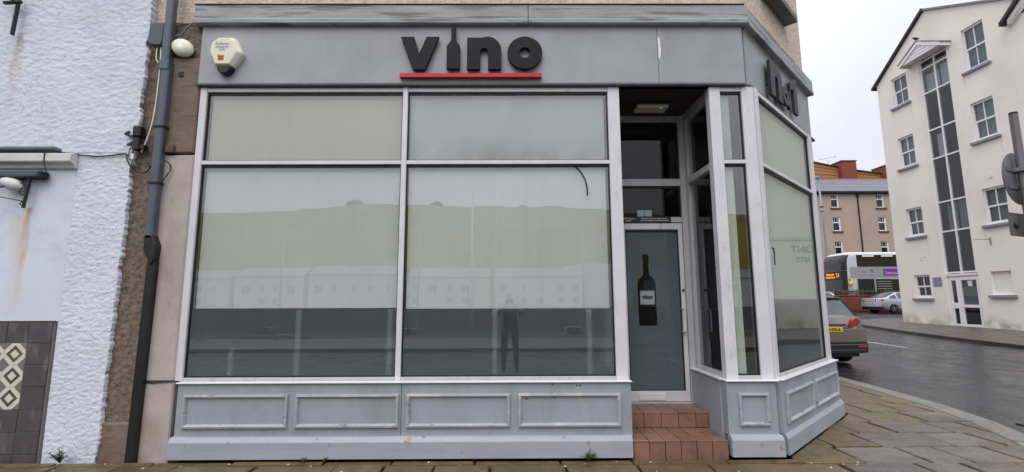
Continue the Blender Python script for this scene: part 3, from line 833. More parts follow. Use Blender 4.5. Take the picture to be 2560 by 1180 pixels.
# screw heads and plugs
mb = MB()
for x, z in ((-2.49, .565), (-1.9, .56), (.16, .54), (.42, .55), (.40, .67), (.66, .66), (-.72, .195), (.63, .66)):
    mb.lathe([(.0062, 4.618), (.0062, 4.626)], (x, 0, z), 'Y', 8)
obj('screw_hole', mb, G['gasket'], shop)['kind'] = 'stuff'

# porch: return walls, ceiling, door wall
B('porch_wall', G['riser'], shop, 2.03, 2.10, 4.74, 5.52, -0.02, 0.688, None, 0.002)
B('porch_strip', G['strip'], shop, 2.018, 2.10, 4.70, 5.52, 0.690, 0.700)
B('porch_wall', G['riser'], shop, 1.075, 1.128, 4.74, 5.52, -0.02, 0.688, None, 0.002)
def porch_glazing(x, s):
    """glazed return of the porch in the plane X = x"""
    x0, x1 = (x, x + .07) if s > 0 else (x - .07, x)
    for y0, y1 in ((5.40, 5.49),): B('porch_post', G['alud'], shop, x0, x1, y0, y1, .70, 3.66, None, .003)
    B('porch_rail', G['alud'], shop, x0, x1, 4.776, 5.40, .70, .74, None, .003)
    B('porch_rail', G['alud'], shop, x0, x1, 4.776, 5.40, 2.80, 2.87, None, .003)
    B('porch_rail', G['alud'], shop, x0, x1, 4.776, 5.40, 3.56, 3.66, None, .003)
    for z0, z1 in ((.74, 2.80), (2.87, 3.56)):
        B('pane', G['glassd'], shop, (x0 + x1) / 2 - .003, (x0 + x1) / 2 + .003, 4.77, 5.41, z0 - .01, z1 + .01)
porch_glazing(2.085, 1); porch_glazing(1.13, -1)
B('porch_ceiling', G['ceil'], shop, 1.06, 2.16, 4.68, 5.60, 3.655, 3.75)
DY = 5.47
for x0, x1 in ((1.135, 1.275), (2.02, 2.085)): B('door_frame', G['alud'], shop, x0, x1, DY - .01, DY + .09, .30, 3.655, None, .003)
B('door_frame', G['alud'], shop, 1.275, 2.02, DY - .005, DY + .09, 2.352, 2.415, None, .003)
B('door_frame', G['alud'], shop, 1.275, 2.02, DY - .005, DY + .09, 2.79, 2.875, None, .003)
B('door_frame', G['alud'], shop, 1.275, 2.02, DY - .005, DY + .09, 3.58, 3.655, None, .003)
for z0, z1 in ((2.415, 2.79), (2.875, 3.58)):
    gk = MB(); gk.box(1.275, 1.29, DY + .015, DY + .05, z0, z1).box(2.005, 2.02, DY + .015, DY + .05, z0, z1).box(1.29, 2.005, DY + .015, DY + .05, z0, z0 + .012).box(1.29, 2.005, DY + .015, DY + .05, z1 - .02, z1)
    obj('gasket', gk, G['gasket'], shop)
    B('pane', G['glassd'], shop, 1.28, 2.01, DY + .03, DY + .036, z0, z1)
B('licence_notice', G['black'], shop, 1.30, 1.885, DY - .012, DY - .004, 2.352, 2.420)
for s, x, z in (('Licensed to sell ales, wines & spirits', 1.690, 2.398), ('for consumption on & off the premises', 1.695, 2.373)):
    text('lettering', s, .0215, G['paper'], shop, (x, DY - .0135, z), (1, 0, 0), (0, 0, 1), .0006, bold=.0004, sx=.98)
for s, x, z in (('1663 Winehouse', 1.385, 2.398), ('Limited', 1.385, 2.373), ('—', 1.483, 2.39)):
    text('lettering', s, .021, G['paper'], shop, (x, DY - .0135, z), (1, 0, 0), (0, 0, 1), .0006, bold=.0004)
for x in (1.545, 1.632): B('sticker', G['bluesticker'], shop, x - .041, x + .041, DY + .024, DY + .028, 2.425, 2.505)
# door leaf
door = obj('door', MB().box(1.285, 1.345, DY, DY + .05, .335, 2.345).box(1.965, 2.015, DY, DY + .05, .335, 2.345).box(1.345, 1.965, DY, DY + .05, .335, .45).box(1.345, 1.965, DY, DY + .05, 2.27, 2.345), G['alu'], shop, .004)
B('pane', G['glassd'], door, 1.34, 1.97, DY + .016, DY + .022, .445, 2.275)
gk = MB(); gk.box(1.345, 1.356, DY + .004, DY + .03, .45, 2.27).box(1.953, 1.965, DY + .004, DY + .03, .45, 2.27).box(1.356, 1.953, DY + .004, DY + .03, 2.252, 2.27).box(1.356, 1.953, DY + .004, DY + .03, .45, .458)
obj('gasket', gk, G['gasket'], door)
# film behind the door glass with a bottle left clear
def bottle_outline(cx, zb, w, h, neck=.31, mouth=.06):
    hw = w / 2; nw = hw * neck
    pts = [(-hw * .93, 0), (hw * .93, 0), (hw, .03 * h), (hw, .60 * h)]
    for k in range(1, 6):
        t = k / 5; pts.append((hw + (nw - hw) * (1 - math.cos(t * PI)) / 2, (.60 + .13 * t) * h))
    pts += [(nw, .92 * h), (nw * 1.22, .925 * h), (nw * 1.22, .955 * h), (nw, .96 * h), (nw, h)]
    left = [(-a, b) for a, b in reversed(pts[2:])]
    return [(cx + a, zb + b) for a, b in pts + left]
bo = bottle_outline(1.578, 1.165, .208, .815)
mb = MB(); mb.prism([[(1.35, .455), (1.96, .455), (1.96, 2.26), (1.35, 2.26)], bo], lambda a, b, d: (a, d, b), DY + .0235, DY + .025)
obj('frosted_film', mb, G['filmdoor'], door)
B('bottle_label', G['paper'], door, 1.500, 1.664, DY + .0235, DY + .025, 1.405, 1.560)
text('lettering', 'vino', .072, G['black'], door, (1.582, DY + .0215, 1.49), (1, 0, 0), (0, 0, 1), .001, bold=.0035)
h = obj('door_handle', MB().box(1.957, 1.978, DY - .06, DY - .045, 1.09, 1.36).box(1.957, 1.978, DY - .06, DY + .01, 1.345, 1.36).box(1.957, 1.978, DY - .06, DY + .01, 1.09, 1.105).box(1.975, 2.012, DY - .005, DY + .01, 1.09, 1.37), G['strip'], door, .002)
obj('door_lock', MB().lathe([(.0, DY - .012), (.014, DY - .012), (.014, DY + .005)], (1.99, 0, 1.565), 'Y', 12), G['iron'], door)
B('letter_plate', G['strip'], door, 1.435, 1.735, DY - .012, DY + .004, .352, .428, None, .004)
B('door_sill', G['alud'], shop, 1.275, 2.02, DY - .03, DY + .09, .305, .330, None, .003)
# emergency bulkhead light under the porch ceiling is a lamp of its own
lamp = thing('bulkhead_light', (1.6, 5.13, 3.6), 'pale emergency bulkhead light under the dark porch ceiling above the door', 'lamp')
obj('lamp_housing', MB().box(1.42, 1.80, 5.04, 5.24, 3.630, 3.654), G['black'], lamp, .005)
obj('diffuser', MB().box(1.43, 1.79, 5.05, 5.23, 3.59, 3.630), G['emerg'], lamp, .012)
obj('indicator_light', MB().lathe([(0, 3.586), (.006, 3.586), (.006, 3.592)], (1.70, 5.07, 0), 'Z', 8), G['greenled'], lamp)
# steps of terracotta tiles
steps = B('step_core', G['terrag'], shop, 1.134, 2.028, 4.63, 5.47, -0.05, 0.148)
B('step_core', G['terrag'], shop, 1.134, 2.028, 5.06, 5.47, 0.148, 0.302)
def tile_run(x0, x1, n, y0, y1, z0, z1, wob=.0015, off=0.0):
    xs = [x0 + (x1 - x0) * i / n for i in range(n + 1)]
    if off: xs = [x0] + [x0 + off + (x1 - x0) / n * i for i in range(n) if x0 + off + (x1 - x0) / n * i < x1 - .03] + [x1]
    for a, b in zip(xs[:-1], xs[1:]):
        d = random.gauss(0, wob)
        B('step_tile', G['terra'], shop, a + .0025, b - .0025, y0 + (d if y1 - y0 < .05 else 0), y1, z0, z1 + (d if z1 - z0 < .05 else 0), None, .003)
tile_run(1.145, 2.02, 6, 4.605, 4.63, -0.02, 0.145)
for ya, yb in ((4.603, 4.775), (4.78, 4.92), (4.925, 5.045)): tile_run(1.137, 2.022, 6, ya, yb, 0.148, 0.166)
tile_run(1.137, 2.020, 5, 5.035, 5.06, 0.170, 0.300, off=.05)
for ya, yb in ((5.033, 5.19), (5.195, 5.33), (5.335, 5.44)): tile_run(1.137, 2.020, 5, ya, yb, 0.302, 0.320, off=.05)
# the room behind the glass
mb = MB()
rp0 = chp(1.98, 0, -.16); rp1 = chp(.1, 0, -.16)
ring = [(-3.19, 4.90), (1.06, 4.90), (1.06, 5.60), (2.17, 5.60), (2.17, 4.90), (rp1.x, rp1.y), (rp0.x, rp0.y), (rp0.x, 9.0), (-3.19, 9.0)]
n = len(ring)
mb.prism(ring, lambda a, b, d: (a, b, d), -.02, .25)
mb.prism(ring, lambda a, b, d: (a, b, d), 3.68, 3.74)
mb.box(-3.25, -3.19, 4.85, 9.0, .25, 3.68).box(-3.19, rp0.x, 9.0, 9.05, .25, 3.68).box(rp0.x, rp0.x + .05, rp0.y, 9.0, .25, 3.68)
obj('shop_room', mb, G['interior'], shop)
B('counter', G['interior'], shop, 1.3, 3.2, 7.2, 7.9, .25, 1.3)

# ------------------------------------------------------------------ signs and fittings on the fascia
def arc(cx, cz, r, a0, a1, n): return [(cx + r * math.cos(R(a0 + (a1 - a0) * i / n)), cz + r * math.sin(R(a0 + (a1 - a0) * i / n))) for i in range(n + 1)]
sign = thing('shop_sign', (-0.4, 4.655, 3.75), 'raised black lettering reading vino above a red bar on the long fascia', 'sign')
LY0, LY1 = 4.600, 4.642
fY = lambda a, b, d: (a, d, b)
mb = MB(); mb.prism([(-1.125, 4.17), (-.985, 4.17), (-.93, 3.985), (-.855, 4.17), (-.725, 4.17), (-.865, 3.805), (-.99, 3.805)], fY, LY0, LY1)
obj('letter', mb, G['letter'], sign, .004)
pts = [(-.645, 3.815), (-.508, 3.815), (-.508, 4.06)] + [(-.508 - .045 * (1 - math.cos(t * PI / 4)) / 2 * 1.0, 4.06 + .08 * t / 4) for t in range(1, 5)] + [(-.555, 4.29), (-.598, 4.29), (-.600, 4.14)] + [(-.645 + .045 * (1 - math.cos((4 - t) * PI / 4)) / 2, 4.14 - .08 * t / 4) for t in range(1, 5)]
mb = MB(); mb.prism(pts, fY, LY0, LY1); obj('letter', mb, G['letter'], sign, .004)
def letter_n(x0, x1, z0, zt, st, T=None, d0=LY0, d1=LY1, par=None, mat='letter', spur=0.012):
    w = x1 - x0; r = (w) / 2 * .96; cx = x1 - r
    ro = zt - z0
    outer_ = [(x0, z0), (x0 + st, z0), (x0 + st, z0 + (ro) * .52)]
    ci = (x0 + st + x1 - st) / 2; ri = (x1 - st - x0 - st) / 2
    inner = [(p[0], p[1]) for p in arc(ci, z0 + ro * .52, ri, 180, 0, 10)]
    pts = [(x0, z0), (x0 + st, z0)] + inner + [(x1 - st, z0), (x1, z0)] + arc(x1 - w * .42, zt - w * .42, w * .42, 0, 90, 8) + [(x0 + st * 1.02, zt - ro * .045), (x0 + st * 1.02, zt - spur), (x0, zt - spur)]
    mb = MB(T); mb.prism(pts, fY, d0, d1); return obj('letter', mb, G[mat], par or sign, .004)
letter_n(-.435, -.082, 3.81, 4.172, .135)
mb = MB(); mb.prism([arc(.163, 3.992, .181, 0, 345, 23), arc(.163, 3.992, .055, 0, 345, 23)], fY, LY0, LY1); obj('letter', mb, G['letter'], sign, .004)
B('underline_bar', G['red'], sign, -1.125, .335, 4.605, 4.65, 3.727, 3.772, None, .003)
# stand-off pins
mb = MB()
for x, z in ((-.93, 3.9), (-.575, 3.95), (-.37, 3.95), (-.15, 3.95), (.05, 3.99), (.28, 3.99)): mb.lathe([(.01, 4.64), (.01, 4.657)], (x, 0, z), 'Y', 8)
obj('fixing_pin', mb, G['black'], sign)['kind'] = 'stuff'
sign2 = thing('shop_sign', chp(1.0, 3.75), 'raised charcoal lettering reading no.1 on the splayed corner fascia', 'sign')
q0, q1 = -.045, -.008
letter_n(.52, .93, 3.74, 4.17, .15, CH, q0, q1, sign2, 'letterg')
mb = MB(CH); mb.prism([arc(1.065, 3.885, .12, 0, 345, 23), arc(1.065, 3.885, .035, 0, 345, 23)], fY, q0, q1); obj('letter', mb, G['letterg'], sign2, .004)
mb = MB(CH); mb.prism(arc(1.205, 3.805, .052, 0, 340, 17), fY, q0, q1); obj('full_stop', mb, G['letterg'], sign2, .003)
mb = MB(CH); mb.prism([(1.40, 3.77), (1.55, 3.77), (1.55, 4.235), (1.47, 4.235), (1.27, 4.13), (1.27, 4.03), (1.40, 4.07)], fY, q0, q1); obj('letter', mb, G['letterg'], sign2, .004)
mb = MB(CH)
for x, z in ((.6, 3.9), (.85, 3.9), (1.0, 3.885), (1.47, 3.9)): mb.lathe([(.012, -.006), (.012, .028)], (x, 0, z), 'Y', 8)
obj('fixing_pin', mb, G['black'], sign2)['kind'] = 'stuff'

# alarm box
al = thing('alarm_box', (-2.925, 4.655, 3.75), 'cream six sided burglar alarm box with navy lens at left end of fascia', 'alarm')
cx = -2.925
o_ = [(-.145, 4.12), (-.06, 4.155), (.08, 4.155), (.115, 4.135), (.185, 3.985), (.095, 3.835), (-.085, 3.835), (-.165, 4.005)]
i_ = [(-.085, 4.115), (-.05, 4.128), (.065, 4.128), (.088, 4.115), (.125, 4.005), (.055, 3.86), (-.055, 3.86), (-.125, 4.02)]
o2 = [(-.135, 4.105), (-.06, 4.155), (.08, 4.155), (.12, 4.13), (.18, 3.985), (.09, 3.838), (-.08, 3.838), (-.16, 4.005)]
i2 = [(a * .80 - .008, 3.99 + (b - 3.99) * .88) for a, b in o2]
mb = MB(); n = len(o2)
vs = [(cx + a, 4.654, b) for a, b in o2] + [(cx + a, 4.60, b) for a, b in o2] + [(cx + a, 4.565, b) for a, b in i2]
fs = []
for k in range(2):
    for i in range(n): fs.append((k * n + i, k * n + (i + 1) % n, (k + 1) * n + (i + 1) % n, (k + 1) * n + i))
fs.append(tuple(2 * n + i for i in range(n)))
mb.add(vs, fs); obj('alarm_cover', mb, G['cream'], al, .006)
mb = MB()
lens = [(-.078, 3.842), (.088, 3.842), (.075, 3.80), (.045, 3.768), (.005, 3.757), (-.035, 3.768), (-.065, 3.80)]
vs = [(cx + a, 4.654, b) for a, b in lens] + [(cx + a, 4.605, b) for a, b in lens] + [(cx + a * .8, 4.585, 3.805 + (b - 3.805) * .85) for a, b in lens]
n = len(lens); fs = []
for k in range(2):
    for i in range(n): fs.append((k * n + i, k * n + (i + 1) % n, (k + 1) * n + (i + 1) % n, (k + 1) * n + i))
fs.append(tuple(2 * n + i for i in range(n))); mb.add(vs, fs)
obj('lens', mb, G['navy'], al, .004)
for s, z, sz in (('Reliance', 4.075, .042), ('Security', 4.04, .042), ('52990', 4.008, .026)):
    text('lettering', s, sz, G['faint'], al, (cx - .012, 4.5635, z), (1, 0, 0), (0, 0, 1), .0006, bold=.001)
mb = MB(); mb.prism([(cx - .05, 3.955), (cx - .02, 3.945), (cx + .01, 3.948), (cx + .012, 3.893), (cx - .02, 3.897), (cx - .046, 3.890)], fY, 4.562, 4.5655)
fl = obj('emblem', mb, M('orange red flag print', s2l((198, 62, 34)), .5, v=.1, vs=30), al)
mb = MB()
for k in range(3):
    t = R(90 + 120 * k); c_ = (cx - .018, 3.922)
    mb.obox((c_[0], 4.5615, c_[1]), (c_[0] + .013 * math.cos(t), 4.5615, c_[1] + .013 * math.sin(t)), .001, .005, (0, 1, 0))
    mb.obox((c_[0] + .013 * math.cos(t), 4.5615, c_[1] + .013 * math.sin(t)), (c_[0] + .013 * math.cos(t) + .010 * math.cos(t - 1.7), 4.5615, c_[1] + .013 * math.sin(t) + .010 * math.sin(t - 1.7)), .001, .004, (0, 1, 0))
obj('emblem_mark', mb, G['plate'], fl)
mb = MB()
for a, b in ((-.078, 3.872), (.062, 3.872)): mb.lathe([(.005, 4.58), (.005, 4.60)], (cx + a, 0, b), 'Y', 8)
obj('screw', mb, G['iron'], al)

# oval cream fitting, junction box, cables, bracketed box
ov = thing('dome_light', (-3.385, 4.655, 4.05), 'oval cream plastic dome fitting beside the downpipe left of the cornice', 'lamp')
T_ = Matrix.Translation((-3.385, 4.62, 4.06)) @ Matrix.Rotation(R(28), 4, 'Y')
obj('dome', MB(T_).lathe([(.0, -.045), (.05, -.042), (.085, -.032), (.108, -.015), (.116, .005), (.112, .03)], (0, 0, 0), 'Y', 28, 1.0, .80), G['cream'], ov)
obj('dome_base', MB(T_).lathe([(.095, .03), (.095, .07)], (0, 0, 0), 'Y', 20, 1.0, .80), G['dgrey'], ov)
jb = thing('junction_box', (-3.66, 4.68, 4.08), 'dark grey plastic junction box fixed high beside the downpipe', 'box')
obj('box_body', MB().prism([(-3.735, 4.12), (-3.715, 4.085), (-3.605, 4.075), (-3.580, 4.11), (-3.578, 4.30), (-3.60, 4.335), (-3.72, 4.335), (-3.735, 4.30)], fY, 4.60, 4.69), G['dgrey'], jb, .012)
obj('box_back', MB().box(-3.60, -3.55, 4.63, 4.69, 4.09, 4.32), G['black'], jb, .004)
cab = thing('power_adapter', (-3.78, 4.66, 2.95), 'black weatherproof plug box with hanging leads at the edge of the roughcast', 'electrical box')
obj('adapter_body', MB().box(-3.795, -3.715, 4.60, 4.69, 3.10, 3.215), G['black'], cab, .012)
obj('adapter_body', MB().box(-3.79, -3.725, 4.61, 4.69, 2.965, 3.10), G['black'], cab, .01)
obj('clamp', MB().obox((-3.86, 4.62, 3.13), (-3.79, 4.64, 3.09), .02, .02).obox((-3.875, 4.62, 3.125), (-3.83, 4.62, 3.155), .02, .022).obox((-3.83, 4.62, 3.02), (-3.79, 4.64, 3.06), .015, .02).obox((-3.84, 4.62, 3.02), (-3.80, 4.62, 3.015), .02, .02).box(-3.715, -3.675, 4.62, 4.68, 2.98, 3.02), G['black'], cab)
obj('plug', MB().box(-3.785, -3.762, 4.61, 4.635, 2.865, 2.925), G['upvc'], cab, .003)
obj('lead', MB().tube([(-3.775, 4.62, 2.96), (-3.774, 4.62, 2.92)], .008, 6).tube([(-3.81, 4.63, 3.0), (-3.825, 4.63, 2.95), (-3.82, 4.63, 2.89), (-3.80, 4.63, 2.86), (-3.782, 4.63, 2.87)], .004, 6).tube([(-3.775, 4.62, 2.865), (-3.775, 4.62, 2.81), (-3.76, 4.62, 2.78)], .004, 6), G['black'], cab)
def cable(pts, r, mat, label):
    sm = []
    P_ = [Vector(p) for p in pts]
    for i in range(len(P_) - 1):
        p0 = P_[max(i - 1, 0)]; p1 = P_[i]; p2 = P_[i + 1]; p3 = P_[min(i + 2, len(P_) - 1)]
        for k in range(6):
            t = k / 6
            sm.append(.5 * ((2 * p1) + (p2 - p0) * t + (2 * p0 - 5 * p1 + 4 * p2 - p3) * t * t + (3 * p1 - p0 - 3 * p2 + p3) * t ** 3))
    sm.append(P_[-1])
    return tag(obj('cable', MB().tube(sm, r, 6), G[mat]), label, 'cable', None)
cable([(-3.655, 4.64, 4.09), (-3.65, 4.63, 3.95), (-3.62, 4.63, 3.90)], .006, 'cream', 'short cream cable looping under the dark grey junction box')
cable([(-3.62, 4.64, 4.08), (-3.60, 4.63, 3.90), (-3.60, 4.63, 3.70), (-3.605, 4.63, 3.45), (-3.62, 4.63, 3.25), (-3.665, 4.64, 3.08), (-3.72, 4.655, 2.95)], .008, 'cream', 'long cream cable running down beside the downpipe to the plug box')
cable([(-3.73, 4.67, 4.08), (-3.735, 4.67, 3.7), (-3.745, 4.67, 3.3), (-3.715, 4.66, 3.02)], .005, 'brownsill', 'thin brown cable down the roughcast from the junction box')
cable([(-4.52, 4.63, 2.945), (-4.35, 4.64, 2.925), (-4.15, 4.64, 2.905), (-4.0, 4.64, 2.915), (-3.86, 4.64, 2.93), (-3.84, 4.63, 2.88), (-3.80, 4.63, 2.81), (-3.73, 4.65, 2.745), (-3.65, 4.65, 2.74), (-3.58, 4.62, 2.80), (-3.53, 4.61, 2.84)], .007, 'black', 'black cable sagging across the white wall below the plug box to the downpipe')
cable([(-3.45, 4.61, 2.86), (-3.405, 4.63, 2.82), (-3.40, 4.64, 2.76), (-3.44, 4.63, 2.68), (-3.455, 4.62, 2.63)], .006, 'black', 'short black cable loop on the pale pier right of the downpipe')
cable([(-3.28, 4.66, 4.40), (-3.36, 4.64, 4.30), (-3.42, 4.64, 4.22), (-3.47, 4.62, 4.19)], .009, 'lead', 'pale grey cable arching over the oval dome fitting')
cable([(-3.28, 4.68, 4.38), (-3.40, 4.68, 4.36), (-3.60, 4.68, 4.37), (-3.72, 4.69, 4.36)], .006, 'black', 'black cable below the roughcast at the cornice end')
cable([(-3.49, 4.655, .70), (-3.38, 4.653, .692), (-3.25, 4.655, .700), (-3.15, 4.66, .705)], .006, 'black', 'thin black wire across the pale pier at sill height')
# downpipe
dp = thing('downpipe', (-3.52, 4.6, 0), 'slate grey square downpipe with a black lower length between the two buildings', 'pipe')
obj('pipe_length', MB().box(-3.572, -3.492, 4.58, 4.66, 3.90, 9.0), G['pipe'], dp, .012)
obj('pipe_length', MB().box(-3.557, -3.475, 4.58, 4.66, 2.06, 3.82), G['pipe'], dp, .012)
obj('pipe_socket', MB().box(-3.575, -3.478, 4.572, 4.668, 3.80, 3.91), G['pipe'], dp, .008)
obj('pipe_shoe', MB().prism([(-3.552, 2.10), (-3.474, 2.10), (-3.43, 2.0), (-3.435, 1.86), (-3.47, 1.80), (-3.550, 1.95)], fY, 4.58, 4.67), G['black'], dp, .008)
obj('pipe_length', MB().obox((-3.475, 4.64, 1.85), (-3.50, 4.64, -0.05), .085, .08, (0, 1, 0)), G['black'], dp, .01)
for z in (3.20, 2.62): obj('pipe_bracket', MB().box(-3.568, -3.462, 4.568, 4.70, z - .008, z + .008), G['iron'], dp)
obj('pipe_lug', MB().box(-3.465, -3.38, 4.62, 4.67, 2.94, 3.02), G['brownsill'], dp, .006)

# ------------------------------------------------------------------ white neighbour on the left
nb = thing('white_building', (-5.2, 4.7, 0), 'white roughcast building at the left edge with a grey tiled dado', 'building')
def jag(v): return 0.02 * noise.noise(Vector((1.3, 4.2, v * 7))) + 0.018 * noise.noise(Vector((7.3, 1.2, v * 38)))
rough_sheet('rough_wall', G['whiterough'], nb, lambda u, v: (u + (-0.055 * (1 - v / 4.5) if u > -4.2 else 0) * (u + 4.2) / .4, 4.655, v), (0, -1, 0), -4.345, -3.785, -0.06, 2.94, 0.011, 0.0075, 30, jag, .08, (.62, 1, 1.5))
rough_sheet('rough_wall', G['whiterough'], nb, lambda u, v: (u, 4.655, v), (0, -1, 0), -5.6, -3.775, 2.94, 5.0, 0.0135, 0.0075, 28, jag, .08, (.62, 1, 1.5))
B('smooth_wall', G['whitesmooth'], nb, -7.5, -4.345, 4.665, 4.9, 1.27, 2.80, None)
B('wall_core', G['ledge'], nb, -7.5, -3.87, 4.72, 9.0, 2.8, 9.0)
B('wall_core', G['ledge'], nb, -7.5, -3.93, 4.74, 9.0, -.1, 2.8)
mb = MB(); prof = [(4.70, 2.775), (4.63, 2.78), (4.62, 2.81), (4.57, 2.835), (4.57, 2.915), (4.60, 2.925), (4.70, 2.93)]; n = len(prof)
mb.add([(-7, y, z) for y, z in prof] + [(-4.345, y, z) for y, z in prof], [tuple(range(n)), tuple(reversed(range(n, 2 * n)))] + [(i, (i + 1) % n, n + (i + 1) % n, n + i) for i in range(n)])
obj('ledge', mb, G['ledge'], nb, .006)
B('flashing', G['lead'], nb, -7, -4.525, 4.57, 4.70, 2.955, 2.99, None, .008)
B('dado_edge', G['brownsill'], nb, -7, -4.375, 4.645, 4.67, 1.262, 1.276)
B('dado_backing', G['grout'], nb, -7, -4.378, 4.656, 4.74, -.06, 1.262)
zrow = [1.258, 1.068, .866, .664, .458, .255, .058, -.06]
for r_ in range(len(zrow) - 1):
    z1, z0 = zrow[r_], zrow[r_ + 1]
    xs = [-4.382, -4.602] if r_ in (1, 2, 3) else [-4.382, -4.602]
    x = -4.602
    while x > -5.7:
        xs.append(x - .205); x -= .205
    for k in range(len(xs) - 1):
        a, b = xs[k + 1], xs[k]
        if r_ in (1, 2, 3) and k > 0:
            mb = MB(); cx_, cz_ = (a + b) / 2, (z0 + z1) / 2
            mb.box(a + .0015, b - .0015, 4.640, 4.656, z0 + .0015, z1 - .0015)
            t = obj('patterned_tile', mb, G['tilecream'], nb)
            hw, hh = (b - a) / 2 - .002, (z1 - z0) / 2 - .002
            mb = MB()
            def dia(s): return [(cx_ + hw * s, cz_), (cx_, cz_ + hh * s), (cx_ - hw * s, cz_), (cx_, cz_ - hh * s)]
            mb.prism([dia(.80), dia(.45)], fY, 4.6385, 4.640)
            obj('tile_motif', mb, G['tilegrey'], t)
            for sx_, sz_ in ((1, 1), (1, -1), (-1, -1), (-1, 1)):
                mb = MB(); ex, ez = cx_ + hw * sx_, cz_ + hh * sz_
                mb.prism([(ex, ez), (ex - sx_ * hw * .62, ez), (ex, ez - sz_ * hh * .62)][::(1 if sx_ * sz_ > 0 else -1)], fY, 4.6385, 4.640)
                obj('tile_motif', mb, G['tilemid'], t)
        else:
            B('wall_tile', G['tilegrey'], nb, a + .002, b - .002, 4.640 + random.gauss(0, .001), 4.656, z0 + .002, z1 - .002, None, .002)
sl = thing('strip_light', (-5.2, 4.6, 2.67), 'long dark grey strip light housing under the white ledge at far left', 'lamp')
obj('lamp_housing', MB().box(-6.4, -4.64, 4.56, 4.66, 2.675, 2.745), G['dgrey'], sl, .012)
obj('end_cap', MB().box(-4.66, -4.615, 4.565, 4.66, 2.672, 2.738), G['black'], sl, .008)
br = thing('sign_bracket', (-4.775, 4.6, 2.37), 'black wrought iron scroll bracket on the smooth white wall', 'bracket')
obj('bracket_bar', MB().obox((-4.745, 4.60, 2.675), (-4.775, 4.60, 2.37), .018, .03, (0, 1, 0)), G['iron'], br, .003)
sc1 = [(-4.757, 4.595, 2.50), (-4.765, 4.595, 2.56), (-4.80, 4.59, 2.615), (-4.85, 4.585, 2.63), (-4.90, 4.57, 2.605), (-4.97, 4.55, 2.57), (-5.08, 4.53, 2.53)]
sc2 = [(-4.76, 4.595, 2.52)] + [(-4.795 + .036 * math.cos(R(-20 - a)), 4.595, 2.535 + .036 * math.sin(R(-20 - a))) for a in range(0, 250, 22)]
sc3 = [(-4.768 + .0, 4.595, 2.41)] + [(-4.785 + .02 * math.cos(R(30 + a)), 4.595, 2.415 + .018 * math.sin(R(30 + a))) for a in range(0, 300, 30)]
obj('bracket_scroll', MB().tube(sc1, .008, 6), G['iron'], br); obj('bracket_scroll', MB().tube(sc2, .006, 6), G['iron'], br); obj('bracket_scroll', MB().tube(sc3, .005, 6), G['iron'], br)
obj('bracket_stay', MB().tube([(-4.77, 4.595, 2.435), (-4.9, 4.57, 2.46), (-5.1, 4.54, 2.495)], .005, 6), G['iron'], br)
T_ = Matrix.Translation((-4.915, 4.60, 2.612)) @ Matrix.Rotation(R(20), 4, 'Y')
wl = obj('wall_lamp', MB(T_).lathe([(0, -.12), (.035, -.10), (.055, -.05), (.062, .01), (.055, .06), (.034, .105), (0, .115)], (0, 0, 0), 'X', 18), G['ledge'])
tag(wl, 'white oval wall lamp tucked under the strip light behind the scroll bracket', 'lamp')
cable([(-4.60, 4.565, 2.945), (-4.60, 4.565, 2.84), (-4.575, 4.57, 2.75), (-4.575, 4.60, 2.70), (-4.62, 4.62, 2.665), (-4.80, 4.62, 2.67), (-4.86, 4.62, 2.655)], .005, 'black', 'black cable hanging over the white ledge to the strip light')
ub = thing('wall_iron', (-5.13, 4.6, 4.2), 'rusty black iron bracket at the top left corner with stain below', 'bracket')
obj('bracket_bar', MB().obox((-5.115, 4.60, 4.62), (-5.135, 4.60, 4.19), .02, .038, (0, 1, 0)), G['iron'], ub, .004)
obj('bracket_arm', MB().tube([(-5.24, 4.58, 4.535), (-5.07, 4.58, 4.545)], .02, 8).tube([(-5.12, 4.58, 4.55), (-5.3, 4.5, 4.66)], .018, 8), G['iron'], ub)
# weeds
def weed(loc, n, h, label, seed):
    rnd = random.Random(seed)
    root = thing('weed', loc, label, 'plant')
    mb = MB(); st = MB()
    for k in range(n):
        t = rnd.uniform(0, 2 * PI); ln = h * rnd.uniform(.5, 1.1); lean = rnd.uniform(.1, .9)
        b = Vector(loc); tip = b + Vector((math.cos(t) * lean * ln, -abs(math.sin(t)) * lean * ln * .7, ln * (1.1 - lean * .6)))
        mid = b + (tip - b) * .5 + Vector((0, 0, ln * .12))
        st.tube([b, mid, tip], [.0025, .002, .001], 4)
        for q in range(5):
            f_ = rnd.uniform(.3, 1); c = b.lerp(mid, f_ * 2) if f_ < .5 else mid.lerp(tip, f_ * 2 - 1)
            a = rnd.uniform(0, 2 * PI); l = rnd.uniform(.012, .03); w = l * .35; up_ = rnd.uniform(-.2, .6)
            d = Vector((math.cos(a), math.sin(a), up_)); s = Vector((-math.sin(a), math.cos(a), 0))
            mb.add([c, c + d * l * .5 + s * w, c + d * l, c + d * l * .5 - s * w], [(0, 1, 2, 3)])
    obj('stem', st, G['green'], root); obj('leaf', mb, G['green'], root, recalc=False)['kind'] = 'stuff'
weed((-4.10, 4.58, 0), 34, .15, 'tuft of green weed at the foot of the white roughcast wall', 1)
weed((.71, 4.55, 0), 20, .11, 'small green weed growing against the plinth left of the steps', 2)
weed((-1.88, 4.56, 0), 5, .05, 'tiny weed in the joint below the second plinth panel', 3)
weed((-1.69, 4.56, 0), 4, .045, 'tiny weed right of another under the second panel', 4)
